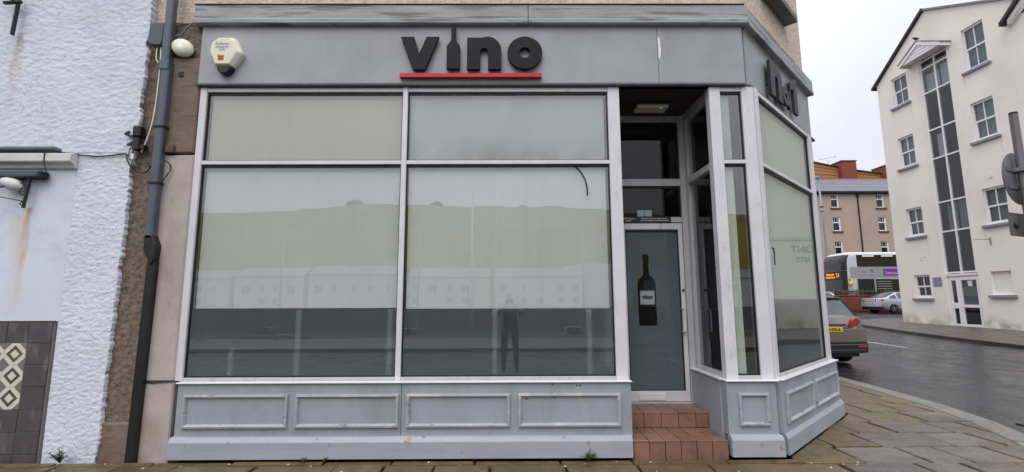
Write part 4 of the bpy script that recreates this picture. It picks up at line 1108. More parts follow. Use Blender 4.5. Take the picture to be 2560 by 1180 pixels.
# litter of small pale pebbles on the flags
mb = MB(); rnd = random.Random(5)
for k in range(46):
    x = rnd.uniform(-4, 3.2); y = rnd.uniform(4.05, 4.54) if x < 2.4 else rnd.uniform(3.9, 4.5); r_ = rnd.uniform(.004, .011)
    mb.lathe([(0, 0), (r_, .002), (r_ * .9, r_ * .7), (0, r_)], (x, y, .001), 'Z', 6, 1.3, .8)
tag(obj('pebble_litter', mb, G['paper']), 'scattered pale chips on the flagstones along the shopfront', 'grit', None, 'stuff')

# ------------------------------------------------------------------ white apartment building across the side street
AX = 19.45
ap = thing('apartment_building', (AX, 20, gz(20)), 'tall cream white gabled building with a central glazed stair bay across the road', 'building')
wins = [(21.90, 22.80, 11.02, 12.52), (21.92, 22.82, 7.86, 9.40), (21.94, 22.82, 4.44, 5.82), (21.96, 22.80, 1.52, 2.60),
        (18.05, 18.98, 11.02, 12.90), (18.08, 19.02, 7.95, 9.60), (18.10, 19.02, 4.44, 5.93)]
blindrec = (18.34, 19.14, 1.62, 2.56)
bay_ = (19.72, 21.16, 2.56, 12.66)
doorr = (19.66, 21.12, gz(20.3) - .05, 2.50)
def rect(y0, y1, z0, z1): return [(y0, z0), (y1, z0), (y1, z1), (y0, z1)]
outline = [(9.0, -.4), (23.72, -.4), (23.72, 12.62), (20.55, 14.86), (16.9, 12.98), (16.9, 12.2), (9.0, 12.2)]
holes = [rect(*w) for w in wins] + [rect(*blindrec), [(doorr[0], doorr[2]), (doorr[1], doorr[2]), (doorr[1], 2.53), (bay_[1], 2.53), (bay_[1], bay_[3]), (bay_[0], bay_[3]), (bay_[0], 2.53), (doorr[0], 2.53)]]
fX = lambda a, b, d: (d, a, b)
mb = MB(); mb.prism([outline] + holes, fX, AX, AX + .16)
obj('wall', mb, G['cwhite'], ap)
mb = MB(); mb.box(AX + .16, AX + 9, 9.0, 9.1, -.4, 12.2).box(AX + .02, AX + 9, 23.62, 23.72, -.4, 12.6).box(AX + .8, AX + 9, 9.1, 23.6, -.4, 12.2)
obj('wall', mb, G['cwhite'], ap)
obj('room_backing', MB().box(AX + .6, AX + .66, 9.1, 23.6, -.3, 12.1), G['roomdark'], ap)
B('blind_recess', G['cwhite'], ap, AX + .11, AX + .15, blindrec[0] - .02, blindrec[1] + .02, blindrec[2] - .02, blindrec[3] + .02)
def sash(w, back):
    y0, y1, z0, z1 = w; X0 = AX + .07; f = .055; zm = z0 + (z1 - z0) * .50
    mb = MB()
    mb.box(X0, X0 + .08, y0, y0 + f, z0, z1).box(X0, X0 + .08, y1 - f, y1, z0, z1).box(X0, X0 + .08, y0 + f, y1 - f, z1 - f * 1.5, z1).box(X0, X0 + .08, y0 + f, y1 - f, z0, z0 + f)
    wf = obj('window', mb, G['upvc'], ap, .004)
    ym = (y0 + y1) / 2
    mb = MB(); mb.box(X0 + .012, X0 + .06, y0 + f, y1 - f, zm - .035, zm + .035).box(X0 + .012, X0 + .05, ym - .015, ym + .015, zm + .035, z1 - f * 1.5)
    obj('upper_sash', mb, G['upvc'], wf)
    mb = MB(); s = .045
    mb.box(X0 + .03, X0 + .07, y0 + f, y0 + f + s, z0 + f, zm - .035).box(X0 + .03, X0 + .07, y1 - f - s, y1 - f, z0 + f, zm - .035).box(X0 + .03, X0 + .07, y0 + f + s, y1 - f - s, z0 + f, z0 + f + .07).box(X0 + .035, X0 + .07, ym - .015, ym + .015, z0 + f + .07, zm - .035)
    obj('lower_sash', mb, G['upvc'], wf)
    B('pane', G['winglass'], wf, X0 + .05, X0 + .056, y0 + f * .5, y1 - f * .5, z0 + f * .5, z1 - f)
    B('blind', back, wf, X0 + .13, X0 + .14, y0 - .01, y1 + .01, z0, z1)
    B('window_sill', G['sillgrey'], wf, AX - .11, AX + .07, y0 - .13, y1 + .13, z0 - .115, z0 - .005, None, .01)
for i, w in enumerate(wins): sash(w, [G['roomgrey'], G['roomgreen'], G['roomgrey'], G['roomdark'], G['roomgrey'], G['roomgreen'], G['roomgreen']][i])
B('window_sill', G['sillgrey'], ap, AX - .11, AX + .06, 18.22, 19.27, 1.50, 1.615, None, .01)
# glazed stair bay
bars = [2.62, 4.46, 5.80, 7.84, 9.20, 11.0, 12.18, 12.56]
yv = [19.75, 20.42, 21.13]; X0 = AX + .05
for y in yv: B('bay_post', G['upvc'], ap, X0 - .01, X0 + .08, y - .032, y + .032, 2.56, 12.66)
for z in bars: B('bay_rail', G['upvc'], ap, X0, X0 + .07, 19.72, 21.16, z - .032, z + .032)
for i in range(len(bars) - 1):
    for k in range(2):
        B('pane', G['winglass'], ap, X0 + .03, X0 + .036, yv[k] + .03, yv[k + 1] - .03, bars[i] + .03, bars[i + 1] - .03)
B('curtain', G['curtain'], ap, X0 + .20, X0 + .22, 20.45, 21.16, 11.0, 11.93)
B('curtain', G['curtain'], ap, X0 + .20, X0 + .22, 19.70, 20.36, 11.0, 12.10)
B('curtain', G['curtain'], ap, X0 + .25, X0 + .27, 20.62, 21.0, 7.9, 9.0)
B('curtain', G['roomgrey'], ap, X0 + .25, X0 + .27, 19.95, 20.40, 4.5, 5.75)
B('curtain', G['roomgrey'], ap, X0 + .25, X0 + .27, 20.5, 20.95, 4.5, 5.72)
B('bay_lintel', G['upvc'], ap, X0 - .05, X0 + .08, 19.66, 21.12, 2.465, 2.56)
# entrance door
zb = gz(20.3)
mb = MB(); f = .05
mb.box(X0, X0 + .08, 21.05, 21.12, zb, 2.465).box(X0, X0 + .08, 19.66, 19.72, zb, 2.465).box(X0, X0 + .08, 20.60, 20.66, zb, 2.465)
mb.box(X0, X0 + .08, 19.72, 20.60, 2.37, 2.465).box(X0, X0 + .08, 20.66, 21.05, 2.37, 2.465)
dr = obj('entrance_door', mb, G['upvc'], ap)
mb = MB()
mb.box(X0 - .01, X0 + .06, 19.72, 19.82, zb, 2.37).box(X0 - .01, X0 + .06, 20.50, 20.60, zb, 2.37).box(X0 - .01, X0 + .06, 19.82, 20.50, zb, zb + .14).box(X0 - .01, X0 + .06, 19.82, 20.50, 1.10, 1.22).box(X0 - .01, X0 + .06, 19.82, 20.50, 2.27, 2.37)
obj('door_leaf', mb, G['upvc'], dr, .004)
mb = MB()
mb.box(X0 - .01, X0 + .06, 20.66, 20.74, zb, 2.37).box(X0 - .01, X0 + .06, 20.96, 21.05, zb, 2.37).box(X0 - .01, X0 + .06, 20.74, 20.96, zb, zb + .14).box(X0 - .01, X0 + .06, 20.74, 20.96, 1.06, 1.30).box(X0 - .01, X0 + .06, 20.74, 20.96, 2.27, 2.37)
obj('side_leaf', mb, G['upvc'], dr, .004)
for y0, y1 in ((19.82, 20.50), (20.74, 20.96)):
    for z0, z1 in ((zb + .14, 1.08), (1.24, 2.27)): B('pane', G['winglass'], dr, X0 + .02, X0 + .026, y0 - .01, y1 + .01, z0, z1)
B('door_blind', G['filmdoor'], dr, X0 + .05, X0 + .06, 19.80, 20.50, 1.2, 2.0)
B('paper_notice', G['paper'], dr, X0 + .012, X0 + .018, 20.02, 20.22, 2.0, 2.24)
obj('door_handle', MB().tube([(X0 - .05, 20.50, 1.14), (X0 - .05, 20.20, 1.12)], .012, 6).tube([(X0 - .05, 20.5, 1.14), (X0, 20.5, 1.14)], .012, 6), G['chrome'], dr)
B('door_step', G['quay'], ap, AX - .05, AX + .16, 19.66, 21.12, -.2, zb, None)
# hood over the stair bay
hx0, hx1 = 18.95, AX - .002
ya, yc, yb_ = 19.48, 20.58, 21.68; ze, zt = 12.58, 13.22
fp = [(ya + .06, ze + .05), (yb_ - .10, ze + .05), (yb_ - .10, ze + .13), (yc, zt), (ya + .06, ze + .13)]
mb = MB(); n = 5
mb.add([(hx0 + .05, a, b) for a, b in fp] + [(hx1, a, b + .08) for k, (a, b) in enumerate(fp)],
       [(0, 1, 2, 3, 4), (9, 8, 7, 6, 5)] + [(i, (i + 1) % n, n + (i + 1) % n, n + i) for i in range(n)])
obj('hood', mb, G['upvc'], ap)
for y0 in (ya, yb_):
    sg_ = 1 if y0 < yc else -1
    mb = MB(); mb.prism([(y0, ze - .02), (y0, ze + .15), (yc, zt + .14), (yc, zt - .04)][::sg_], fX, hx0, hx0 + .05)
    obj('hood_bargeboard', mb, G['upvc'], ap)
    mb = MB(); mb.prism([(y0, ze - .02), (y0 + sg_ * .03, ze - .02), (y0 + sg_ * .03, ze + .16), (y0, ze + .16)][::sg_], fX, hx0 + .05, hx1); obj('hood_fascia', mb, G['upvc'], ap)
    mb = MB(); mb.prism([(y0 - sg_ * .05, ze + .135), (y0 - sg_ * .05, ze + .165), (yc, zt + .185), (yc, zt + .150)][::sg_], fX, hx0 - .03, hx1); obj('hood_roof', mb, G['slate'], ap)
mb = MB()
for k in range(1, 4):
    z = ze + .02 + k * .14; hw = (zt - .08 - z) / (zt - ze) * .98
    if hw > .1: mb.box(hx0 + .044, hx0 + .049, yc - hw, yc + hw, z, z + .014)
obj('hood_board', mb, G['sillgrey'], ap)
# main roof edges
def rake(y0, z0, y1, z1, x0, x1, h, mat, name):
    mb = MB(); mb.prism([(y0, z0), (y1, z1), (y1, z1 + h), (y0, z0 + h)], fX, x0, x1); return obj(name, mb, mat, ap)
rake(23.95, 12.47, 20.55, 14.88, AX - .14, AX + 9, .12, G['darkroof'], 'roof_edge')
rake(16.75, 12.91, 20.55, 14.88, AX - .10, AX + 9, .10, G['slate'], 'roof_edge')
# lower roof of the wing at the right
mb = MB(); mb.prism([(17.15, 11.98), (16.0, 12.98), (16.0, 13.12), (17.15, 12.12)], fX, AX - .35, AX - .05); obj('wing_gutter', mb, G['darkroof'], ap)
mb = MB(); mb.prism([(16.95, 11.95), (16.0, 12.78), (16.0, 12.97), (16.95, 12.14)], fX, AX - .22, AX + .0 - .003); obj('wing_fascia', mb, G['upvc'], ap)
mb = MB(); mb.box(AX - .2, AX - .003, 16.0, 16.88, 12.9, 13.2); obj('wing_eave', mb, G['upvc'], ap)
# fittings on that wall
B('vent_cover', G['cream'], ap, AX - .03, AX - .002, 18.52, 18.66, 6.32, 6.46)
obj('wall_arm', MB().box(AX - .03, AX - .002, 18.93, 18.97, 3.62, 3.94).tube([(AX - .02, 18.95, 3.86), (AX - .5, 19.1, 3.86)], .015, 6), G['galv'], ap)
pl = B('name_plate', G['galv'], ap, AX - .025, AX - .002, 21.35, 21.78, 2.05, 2.45)
B('plate_print', G['sillgrey'], pl, AX - .028, AX - .025, 21.45, 21.68, 2.18, 2.26)
for y, z in ((22.1, 3.40), (22.3, 3.35), (22.25, 3.25)): B('render_chip', G['signback'], ap, AX - .006, AX + .002, y - .06, y + .04, z, z + .02)
obj('wall_pipe', MB().tube([(AX - .06, 13.4, .2), (AX - .06, 13.35, 12.0)], .05, 8), G['galv'], ap)
obj('string_course', MB().box(AX - .05, AX - .002, 9, 16, 4.15, 4.33), G['ledge'], ap)
for s, z in (('ONT', 3.72), ('NTS', 3.25)): text('lettering', s, .48 if s == 'ONT' else .34, G['sillgrey'], ap, (AX - .02, 14.9, z), (0, -1, 0), (0, 0, 1), .015)
# blackbird on the hood
bd = thing('bird', (hx0 + .06, 20.62, zt + .17), 'small black bird perched on the ridge of the white hood', 'bird')
zb_ = zt + .155; bx, by = hx0 + .06, 20.62
mb = MB(); mb.smooth = True
mb.tube([(bx, by - .17, zb_ + .05), (bx, by - .10, zb_ + .08), (bx, by - .03, zb_ + .12), (bx, by + .05, zb_ + .17), (bx, by + .10, zb_ + .22), (bx, by + .14, zb_ + .25), (bx, by + .17, zb_ + .245), (bx, by + .215, zb_ + .235)], [.012, .03, .062, .07, .05, .045, .03, .004], 10)
obj('bird_body', mb, G['bird'], bd)
obj('bird_leg', MB().tube([(bx - .02, by, zb_ + .08), (bx - .02, by, zb_ - .02)], .006, 5), G['bird'], bd)
obj('bird_leg', MB().tube([(bx + .02, by, zb_ + .08), (bx + .02, by, zb_ - .02)], .006, 5), G['bird'], bd)

# ------------------------------------------------------------------ far buildings
fb = thing('rendered_block', (42, 56, gz(56)), 'pinkish brown rendered block with slate roof behind the bus', 'building')
FYp = 56.0
fw_ = []
for x in (33.4, 38.75, 44.25, 49.7):
    for zt_ in (14.12, 11.28, 8.32, 5.40): fw_.append((x, x + .98, zt_ - 1.68, zt_))
mb = MB(); mb.prism([[(28, 0), (56, 0), (56, 14.45), (28, 14.45)]] + [[(a, c), (b, c), (b, d), (a, d)] for a, b, c, d in fw_], fY, FYp, FYp + .2)
obj('wall', mb, G['harl'], fb)
obj('wall', MB().box(28, 28.2, FYp + .2, 64, 0, 14.45).box(55.8, 56, FYp + .2, 64, 0, 14.45), G['harl'], fb)
obj('room_backing', MB().box(28.2, 55.8, FYp + .5, FYp + .6, 0, 14.4), G['roomdark'], fb)
for a, b, c, d in fw_:
    zm = c + (d - c) * .62
    mb = MB(); y0, y1 = FYp + .07, FYp + .14; f = .11
    mb.box(a, a + f * .7, y0, y1, c, d).box(b - f * 1.6, b, y0, y1, c, d).box(a + f * .7, b - f * 1.6, y0, y1, c, c + f).box(a + f * .7, b - f * 1.6, y0, y1, d - f * .6, d).box(a + f * .7, b - f * 1.6, y0, y1, zm - .06, zm + .06)
    for k in (1, 2): mb.box(a + (b - a) * k / 3 - .04, a + (b - a) * k / 3 - .01, y0 + .01, y1, zm + .06, d - .06)
    w = obj('window', mb, G['upvc'], fb)
    B('pane', G['winglass'], w, a + .02, b - .02, FYp + .10, FYp + .11, c + .02, d - .02)
    B('window_sill', G['brownsill'], w, a - .12, b + .18, FYp - .12, FYp + .07, c - .18, c - .01)
# slate roof, courses as real steps
rf = MB()
for k in range(14):
    t0, t1 = k / 14, (k + 1) / 14
    ya_, za_ = 55.7 + 4.6 * t0, 14.42 + 2.62 * t0; yb2, zb2 = 55.7 + 4.6 * t1, 14.42 + 2.62 * t1
    rf.add([(27.8, ya_, za_ + .03), (56.2, ya_, za_ + .03), (56.2, yb2 + .05, zb2 + .01), (27.8, yb2 + .05, zb2 + .01), (27.8, ya_, za_), (56.2, ya_, za_)], [(0, 1, 2, 3), (4, 5, 1, 0)])
obj('roof', rf, G['slate'], fb, recalc=False)
obj('ridge', MB().box(27.8, 56.2, 60.2, 60.5, 17.0, 17.12), M('terracotta ridge', s2l((176, 128, 112)), .8, v=.1), fb)
obj('gutter', MB().box(27.8, 56.2, 55.55, 55.75, 14.22, 14.42), G['darkroof'], fb)
obj('gutter', MB().box(27.8, 56.2, 55.75, 56.0, 14.12, 14.40), G['iron'], fb)
obj('downpipe', MB().box(41.85, 42.2, 55.86, 55.99, 13.75, 14.05).box(41.93, 42.06, 55.88, 55.98, .6, 13.75), G['iron'], fb)
tb = thing('timber_building', (48, 68, gz(68)), 'orange timber clad top storey with red brick fins behind the slate roof', 'building')
TY = 66.0
def clad(x0, z0, x1, z1, zbase):
    n = 5; top0, top1 = z0, z1
    for k in range(n):
        a0 = zbase + (top0 - zbase) * k / n; b0 = zbase + (top0 - zbase) * (k + 1) / n
        a1 = zbase + (top1 - zbase) * k / n; b1 = zbase + (top1 - zbase) * (k + 1) / n
        st = .05 if k == n - 1 else (0.0 if k % 2 else .03)
        mb = MB(); mb.prism([(x0, a0 + .03), (x1, a1 + .03), (x1, b1 - .03), (x0, b0 - .03)], fY, TY - st - .03, TY + .25); obj('cladding_board', mb, G['cladding'], tb)
    mb = MB(); mb.prism([(x0, zbase), (x1, zbase), (x1, top1 - .06), (x0, top0 - .06)], fY, TY + .02, TY + 3); obj('storey_wall', mb, G['darkroof'], tb)
    mb = MB(); mb.prism([(x0 - .1, top0), (x1, top1), (x1, top1 + .14), (x0 - .1, top0 + .14)], fY, TY - .25, TY + 4); obj('roof_edge', mb, G['darkroof'], tb)
clad(40.0, 21.8, 47.1, 20.25, 18.2); clad(49.2, 19.85, 53.2, 19.3, 17.6); clad(55.2, 19.0, 60, 18.3, 16.8)
for x0, x1, z in ((47.1, 49.2, 20.95), (53.2, 55.2, 20.25), (60, 62, 19.6)):
    B('brick_fin', G['brick'], tb, x0, x1, TY - .9, TY + 1.5, 15, z); B('fin_coping', G['darkroof'], tb, x0 - .08, x1 + .08, TY - .98, TY + 1.6, z, z + .12)
obj('storey_wall', MB().box(38, 62, TY + .3, TY + 8, 10, 18.5), G['darkroof'], tb)
obj('aerial', MB().tube([(46.2, TY + .5, 20.2), (46.2, TY + .5, 21.6)], .03, 5).tube([(44.9, TY + .4, 21.55), (47.4, TY + .6, 22.1)], .03, 5).tube([(47.2, TY + .5, 22.3), (47.5, TY + .5, 21.8)], .02, 5), G['galv'], tb)
# street lamp
lp = thing('street_lamp', (26.9, 40, gz(40)), 'tall grey street lamp post standing before the brown block', 'lamp post')
obj('post', MB().tube([(27.0, 40, gz(40)), (26.97, 40, 4.5), (26.9, 40, 8), (26.78, 40, 11.9)], [.13, .12, .085, .075], 10), G['galv'], lp)
obj('post_collar', MB().lathe([(.16, 9.35), (.16, 9.42)], (26.85, 40, 0), 'Z', 10), G['dgrey'], lp); obj('post_collar', MB().lathe([(.15, 8.95), (.15, 9.0)], (26.86, 40, 0), 'Z', 10), G['dgrey'], lp)
obj('post_base', MB().lathe([(.2, gz(40)), (.2, 2.3), (.13, 2.4)], (26.99, 40, 0), 'Z', 10), G['galv'], lp)
obj('lamp_head', MB().box(25.9, 26.85, 39.85, 40.15, 11.88, 12.02), G['galv'], lp, .04)
# cabinet
cb = thing('utility_cabinet', (22.8, 34.6, gz(34.6)), 'pale blue grey steel utility cabinet beside the brick planter', 'cabinet')
obj('cabinet_body', MB().box(22.3, 23.45, 34.4, 34.9, gz(34.6) - .1, 2.02), G['cab'], cb, .02)
obj('cabinet_door', MB().box(22.35, 22.86, 34.385, 34.41, .85, 1.92), G['cab'], cb, .008)
obj('cabinet_door', MB().box(22.89, 23.40, 34.385, 34.41, .85, 1.92), G['cab'], cb, .008)
obj('cabinet_handle', MB().box(22.80, 22.84, 34.36, 34.39, 1.35, 1.5), G['iron'], cb)
# brick planter
pw = thing('planter_wall', (26, 35, gz(35)), 'low red brick planter wall with a hedge above it', 'wall')
gp = gz(35)
obj('wall_core', MB().box(23.7, 36, 35.03, 35.25, gp - .3, 1.74), G['mortar'], pw)
proto = None
z = gp - .05; r_ = 0
while z < 1.60:
    if z + .13 > 1.74: break
    for k in range(13):
        x = 23.72 + k * .48 + (.24 if r_ % 2 else 0)
        if proto is None:
            mb = MB().box(x, x + .466, 34.99, 35.05, z, z + .135); proto = obj('brick', mb, G['brick'], pw); p0 = Vector((x, 0, z)); l0 = proto.location.copy()
        else:
            c = proto.copy(); COL.objects.link(c); c.parent = pw; c.location = l0 + Vector((x, random.uniform(-.006, .006), z)) - p0
    z += .15; r_ += 1
obj('brick_course', MB().box(30.2, 36, 35.0, 35.03, gp - .05, 1.74), G['brick'], pw)
obj('coping', MB().box(23.68, 36, 34.96, 35.27, 1.74, 1.80), G['brick'], pw)
hd = thing('hedge', (26, 35.6, 1.7), 'ragged green hedge growing above the red brick planter wall', 'hedge')
rnd = random.Random(12)
core = MB()
for k in range(40):
    x = rnd.uniform(23.9, 35.5); h_ = rnd.uniform(.25, .5)
    core.tube([(x, 35.55, 1.6), (x + rnd.uniform(-.15, .15), 35.5 + rnd.uniform(-.2, .2), 1.75 + h_)], .02, 4)
core.box(23.9, 35.8, 35.26, 36.0, 1.5, 1.78)
obj('stem', core, G['hedgecore'], hd)
lf = MB()
for k in range(9000):
    x = rnd.uniform(23.8, 35.8)
    top = 2.13 + .13 * noise.noise(Vector((x * 1.7, 0, 0))) + .08 * noise.noise(Vector((x * 5, 3, 0)))
    z_ = 1.72 + (top - 1.72) * rnd.random() ** .7; y = 35.55 + rnd.uniform(-.5, .5) * (1 - .4 * (z_ - 1.7))
    a = rnd.uniform(0, 2 * PI); l = rnd.uniform(.04, .09); e = rnd.uniform(-.5, .9)
    d = Vector((math.cos(a), math.sin(a), e)) * l; s = Vector((-math.sin(a), math.cos(a), rnd.uniform(-.4, .4))) * l * .45
    c = Vector((x, y, z_)); lf.add([c, c + d * .5 + s, c + d, c + d * .5 - s], [(0, 1, 2, 3)])
obj('foliage', lf, G['hedge'], hd, recalc=False)['kind'] = 'stuff'
setting(obj('planter_soil', MB().box(23.9, 60, 35.2, 36.1, .4, 1.5), G['hedgecore']))

# ------------------------------------------------------------------ road sign seen from behind, right edge
sg = thing('road_sign', (5.68, 5.2, 0), 'grey back of a round road sign with a small plate below on a post', 'sign')
tg = Vector((math.cos(R(22)), math.sin(R(22)), 0)); nm = Vector((tg.y, -tg.x, 0))
sp = Vector((5.715, 5.12, 0))
ST = Matrix((tg, Vector((-nm.x, -nm.y, 0)), Vector((0, 0, 1)))).transposed().to_4x4(); ST.translation = sp + Vector((0, 0, 0))
obj('post', MB().tube([sp + Vector((0, 0, -.05)), sp + Vector((0, 0, 3.53))], .040, 16), G['signpost'], sg)
obj('post_cap', MB().lathe([(.042, 3.53), (.036, 3.55), (0, 3.555)], (sp.x, sp.y, 0), 'Z', 16), G['black'], sg)
obj('sign_disc', MB(ST).lathe([(.295, .050), (.298, .053), (.295, .056)], (0, 0, 2.79), 'Y', 40), G['signback'], sg)
obj('sign_channel', MB(ST).box(-.2, .2, .040, .050, 2.86, 2.90).box(-.2, .2, .040, .050, 2.66, 2.70), G['signback'], sg)
obj('sign_clip', MB(ST).box(-.06, .06, -.048, -.03, 2.86, 2.90).box(-.06, .06, -.048, -.03, 2.66, 2.70).box(-.065, -.045, -.04, .045, 2.86, 2.90).box(.045, .065, -.04, .045, 2.86, 2.90), G['galv'], sg)
pts_ = []
for cx2, cz2, a0 in ((.27, .10, 0), (-.27, .10, 90), (-.27, -.10, 180), (.27, -.10, 270)): pts_ += arc(cx2, 2.26 + cz2, .03, a0, a0 + 90, 5)
obj('sign_plate', MB(ST).prism(pts_, fY, .050, .056), G['signpost'], sg)
obj('plate_clip', MB(ST).lathe([(.035, .03), (.035, .05)], (-.17, 0, 2.25), 'Y', 14), G['iron'], sg)

# ------------------------------------------------------------------ vehicles
def interp(P, x):
    if x <= P[0][0]: return P[0][1]
    for a, b in zip(P[:-1], P[1:]):
        if a[0] <= x <= b[0]:
            t = (x - a[0]) / (b[0] - a[0]) if b[0] > a[0] else 0
            return a[1] + (b[1] - a[1]) * t
    return P[-1][1]
def sm_interp(P, x, h=.06):
    return (interp(P, x - h) + 2 * interp(P, x) + interp(P, x + h)) / 4
def wheel(parent, c, r, w, side):
    """wheel with its axle along local X"""
    t = obj('wheel', MB().lathe([(r * .62, -w / 2), (r * .9, -w / 2), (r * .985, -w * .38), (r, -w * .2), (r, w * .2), (r * .985, w * .38), (r * .9, w / 2), (r * .62, w / 2)], c, 'X', 28), G['tyre'], parent)
    mb = MB(); x = c[0] + side * w * .46
    mb.lathe([(r * .66, x - c[0] - side * .03), (r * .66, x - c[0]), (r * .60, x - c[0] + side * .005), (r * .57, x - c[0] - side * .03)], c, 'X', 28)
    for k in range(5):
        a = 2 * PI * k / 5 + .3
        for da in (-.16, .16):
            mb.obox((x - side * .004, c[1] + math.cos(a) * r * .1, c[2] + math.sin(a) * r * .1), (x - side * .004, c[1] + math.cos(a + da) * r * .6, c[2] + math.sin(a + da) * r * .6), .02, .055, (1, 0, 0))
    mb.lathe([(r * .14, x - c[0] - .02), (r * .14, x - c[0] + side * .012)], c, 'X', 12)
    obj('rim', mb, G['rim'], t)
    obj('wheel_hub', MB().lathe([(r * .58, x - c[0] - side * .05), (r * .58, x - c[0] - side * .04)], c, 'X', 20), G['black'], t)
def car(name, label, spec, paint, group=None):
    """lofted body; local +Y forward, origin on the road under the middle"""
    root = thing(name, (0, 0, 0), label, 'car', group)
    L, Wd = spec['L'], spec['W']; y0 = -L / 2
    ST_ = spec['stations']
    N = 9
    secs = []
    for y in ST_:
        top = sm_interp(spec['top'], y); bot = interp(spec['bot'], y); belt = min(sm_interp(spec['belt'], y), top - .015)
        hw = interp(spec['plan'], y) * Wd / 2
        hb = hw * .985
        gh = max(0.0, top - belt)
        hr = max(.25, hb - gh * spec['tumble'] - min(gh * 2, 1) * .03)
        rise = min(.05, gh * .5)
        pts = [(0, bot), (hw * .86, bot), (hw * .955, bot + .07), (hw, bot + (belt - bot) * .36), (hw * 1.005, bot + (belt - bot) * .62), (hb, belt - .04), (hb - .015, belt),
               (hb - .015 + (hr - hb + .015) * .5, belt + (gh - rise) * .52), (hr, top - rise), (hr - .10, top - rise * .28), (hr * .5, top + .004), (0, top + .010)]
        secs.append((y, pts))
    n = len(secs[0][1])
    grid = []
    for y, pts in secs:
        ring = [Vector((x, y, z)) for x, z in pts] + [Vector((-x, y, z)) for x, z in reversed(pts[1:-1])]
        grid.append(ring)
    m_ = len(grid[0])
    groups = {'body': MB(), 'window_surround': MB(), 'side_window': MB(), 'rear_window': MB(), 'windscreen': MB()}
    for g_ in groups.values(): g_.smooth = True
    for i in range(len(grid) - 1):
        ya_, yb2 = ST_[i], ST_[i + 1]; ym = (ya_ + yb2) / 2
        for k in range(m_):
            a, b, c, d = grid[i][k], grid[i][(k + 1) % m_], grid[i + 1][(k + 1) % m_], grid[i + 1][k]
            kk = k if k < n - 1 else m_ - 1 - k
            key = 'body'
            if kk in (6, 7) and spec['side_win'][0] < ym < spec['side_win'][1] and not any(p0 < ym < p1 for p0, p1 in spec['pillars']): key = 'side_window'
            if kk in (9, 10) and spec['rear_win'][0] < ym < spec['rear_win'][1]: key = 'rear_window'
            if spec.get('surround') and spec['rear_win'][0] < ym < spec['rear_win'][1] and (kk in (7, 8) or (kk in (9, 10) and ym > spec['surround'])): key = 'window_surround'
            if kk in (9, 10) and spec['front_win'][0] < ym < spec['front_win'][1]: key = 'windscreen'
            groups[key].add([a, b, c, d], [(0, 1, 2, 3)])
    groups['body'].add(grid[0], [tuple(range(m_))]); groups['body'].add(grid[-1], [tuple(reversed(range(m_)))])
    for key, g_ in groups.items():
        if not g_.f: continue
        me_mat = {'body': paint, 'window_surround': G['glossblack'], 'side_window': G['carglass'], 'rear_window': spec.get('rearmat', G['rear_glass']), 'windscreen': G['carglass']}[key]
        o = obj(key, g_, me_mat, root)
        bm = bmesh.new(); bm.from_mesh(o.data); bmesh.ops.remove_doubles(bm, verts=bm.verts, dist=.0005); bmesh.ops.recalc_face_normals(bm, faces=bm.faces); bm.to_mesh(o.data); bm.free()
        for p in o.data.polygons: p.use_smooth = True
    # wheel arches and wheels
    r = spec['wr']; aw = spec.get('arch', .075)
    for wy in spec['axles']:
        for s in (-1, 1):
            o1 = arc(wy, r, r + aw, -12, 192, 20); o0 = arc(wy, r, r + .01, 192, -12, 20)
            mb = MB(); mb.prism(o1 + o0, fX, s * (Wd / 2 - .09), s * (Wd / 2 + .008))
            obj('wheel_arch', mb, spec.get('archmat', G['black']), root)
            wheel(root, (s * (Wd / 2 - .085), wy, r), r, .21, s)
    return root

# taupe crossover parked beyond the corner, seen from behind
def sts(*segs):
    res = []
    for a, b, n_ in segs:
        for i in range(n_): res.append(a + (b - a) * i / n_)
    res.append(segs[-1][1]); return res
suv_spec = dict(L=4.16, W=1.76, wr=.335, axles=(-1.24, 1.30), tumble=.36,
    stations=sts((-2.03, -1.98, 3), (-1.98, -1.62, 10), (-1.62, -1.2, 6), (-1.2, .3, 10), (.3, 1.1, 8), (1.1, 2.02, 8)),
    top=[(-2.03, 1.04), (-1.98, 1.06), (-1.94, 1.075), (-1.60, 1.50), (-1.35, 1.55), (-.4, 1.58), (.2, 1.53), (1.0, 1.06), (1.8, .90), (2.02, .75)],
    bot=[(-2.03, .42), (-1.9, .34), (-1.6, .26), (1.7, .22), (2.02, .3)],
    belt=[(-2.03, 1.03), (-1.5, 1.07), (1.0, .98), (2.02, .7)],
    plan=[(-2.03, .80), (-2.0, .88), (-1.94, .93), (-1.75, .97), (-1.4, 1.0), (1.2, 1.0), (1.7, .93), (2.02, .72)],
    side_win=(-1.55, .95), pillars=[(-1.62, -1.5), (-.42, -.32)], rear_win=(-1.94, -1.56), front_win=(.25, 1.0), surround=-1.67)
suv = car('parked_car', 'taupe crossover car parked by the kerb just past the shop corner', suv_spec, G['suv'])
RY = -2.03
def arcx(hw, y, z0, z1, bow, th, n_=10):
    """panel wrapped across the tail"""
    vs, fs = [], []
    for i in range(n_ + 1):
        t = -1 + 2 * i / n_; x = hw * t; yy = y + bow * t * t
        vs += [(x, yy, z0), (x, yy, z1), (x, yy + th, z0), (x, yy + th, z1)]
    for i in range(n_):
        a = i * 4; b = a + 4
        fs += [(a, b, b + 1, a + 1), (a + 2, a + 3, b + 3, b + 2), (a + 1, b + 1, b + 3, a + 3), (a, a + 2, b + 2, b)]
    fs += [(0, 1, 3, 2), (n_ * 4, n_ * 4 + 2, n_ * 4 + 3, n_ * 4 + 1)]
    return vs, fs
def arcpart(name, mat, root, *a, **k):
    mb = MB(); mb.smooth = False; mb.add(*arcx(*a, **k)); return obj(name, mb, mat, root, .006)
bump_ = arcpart('bumper', G['suv'], suv, .86, RY - .115, .52, .80, .13, .16)
bl = arcpart('bumper_lower', G['black'], suv, .875, RY - .13, .28, .515, .15, .20)
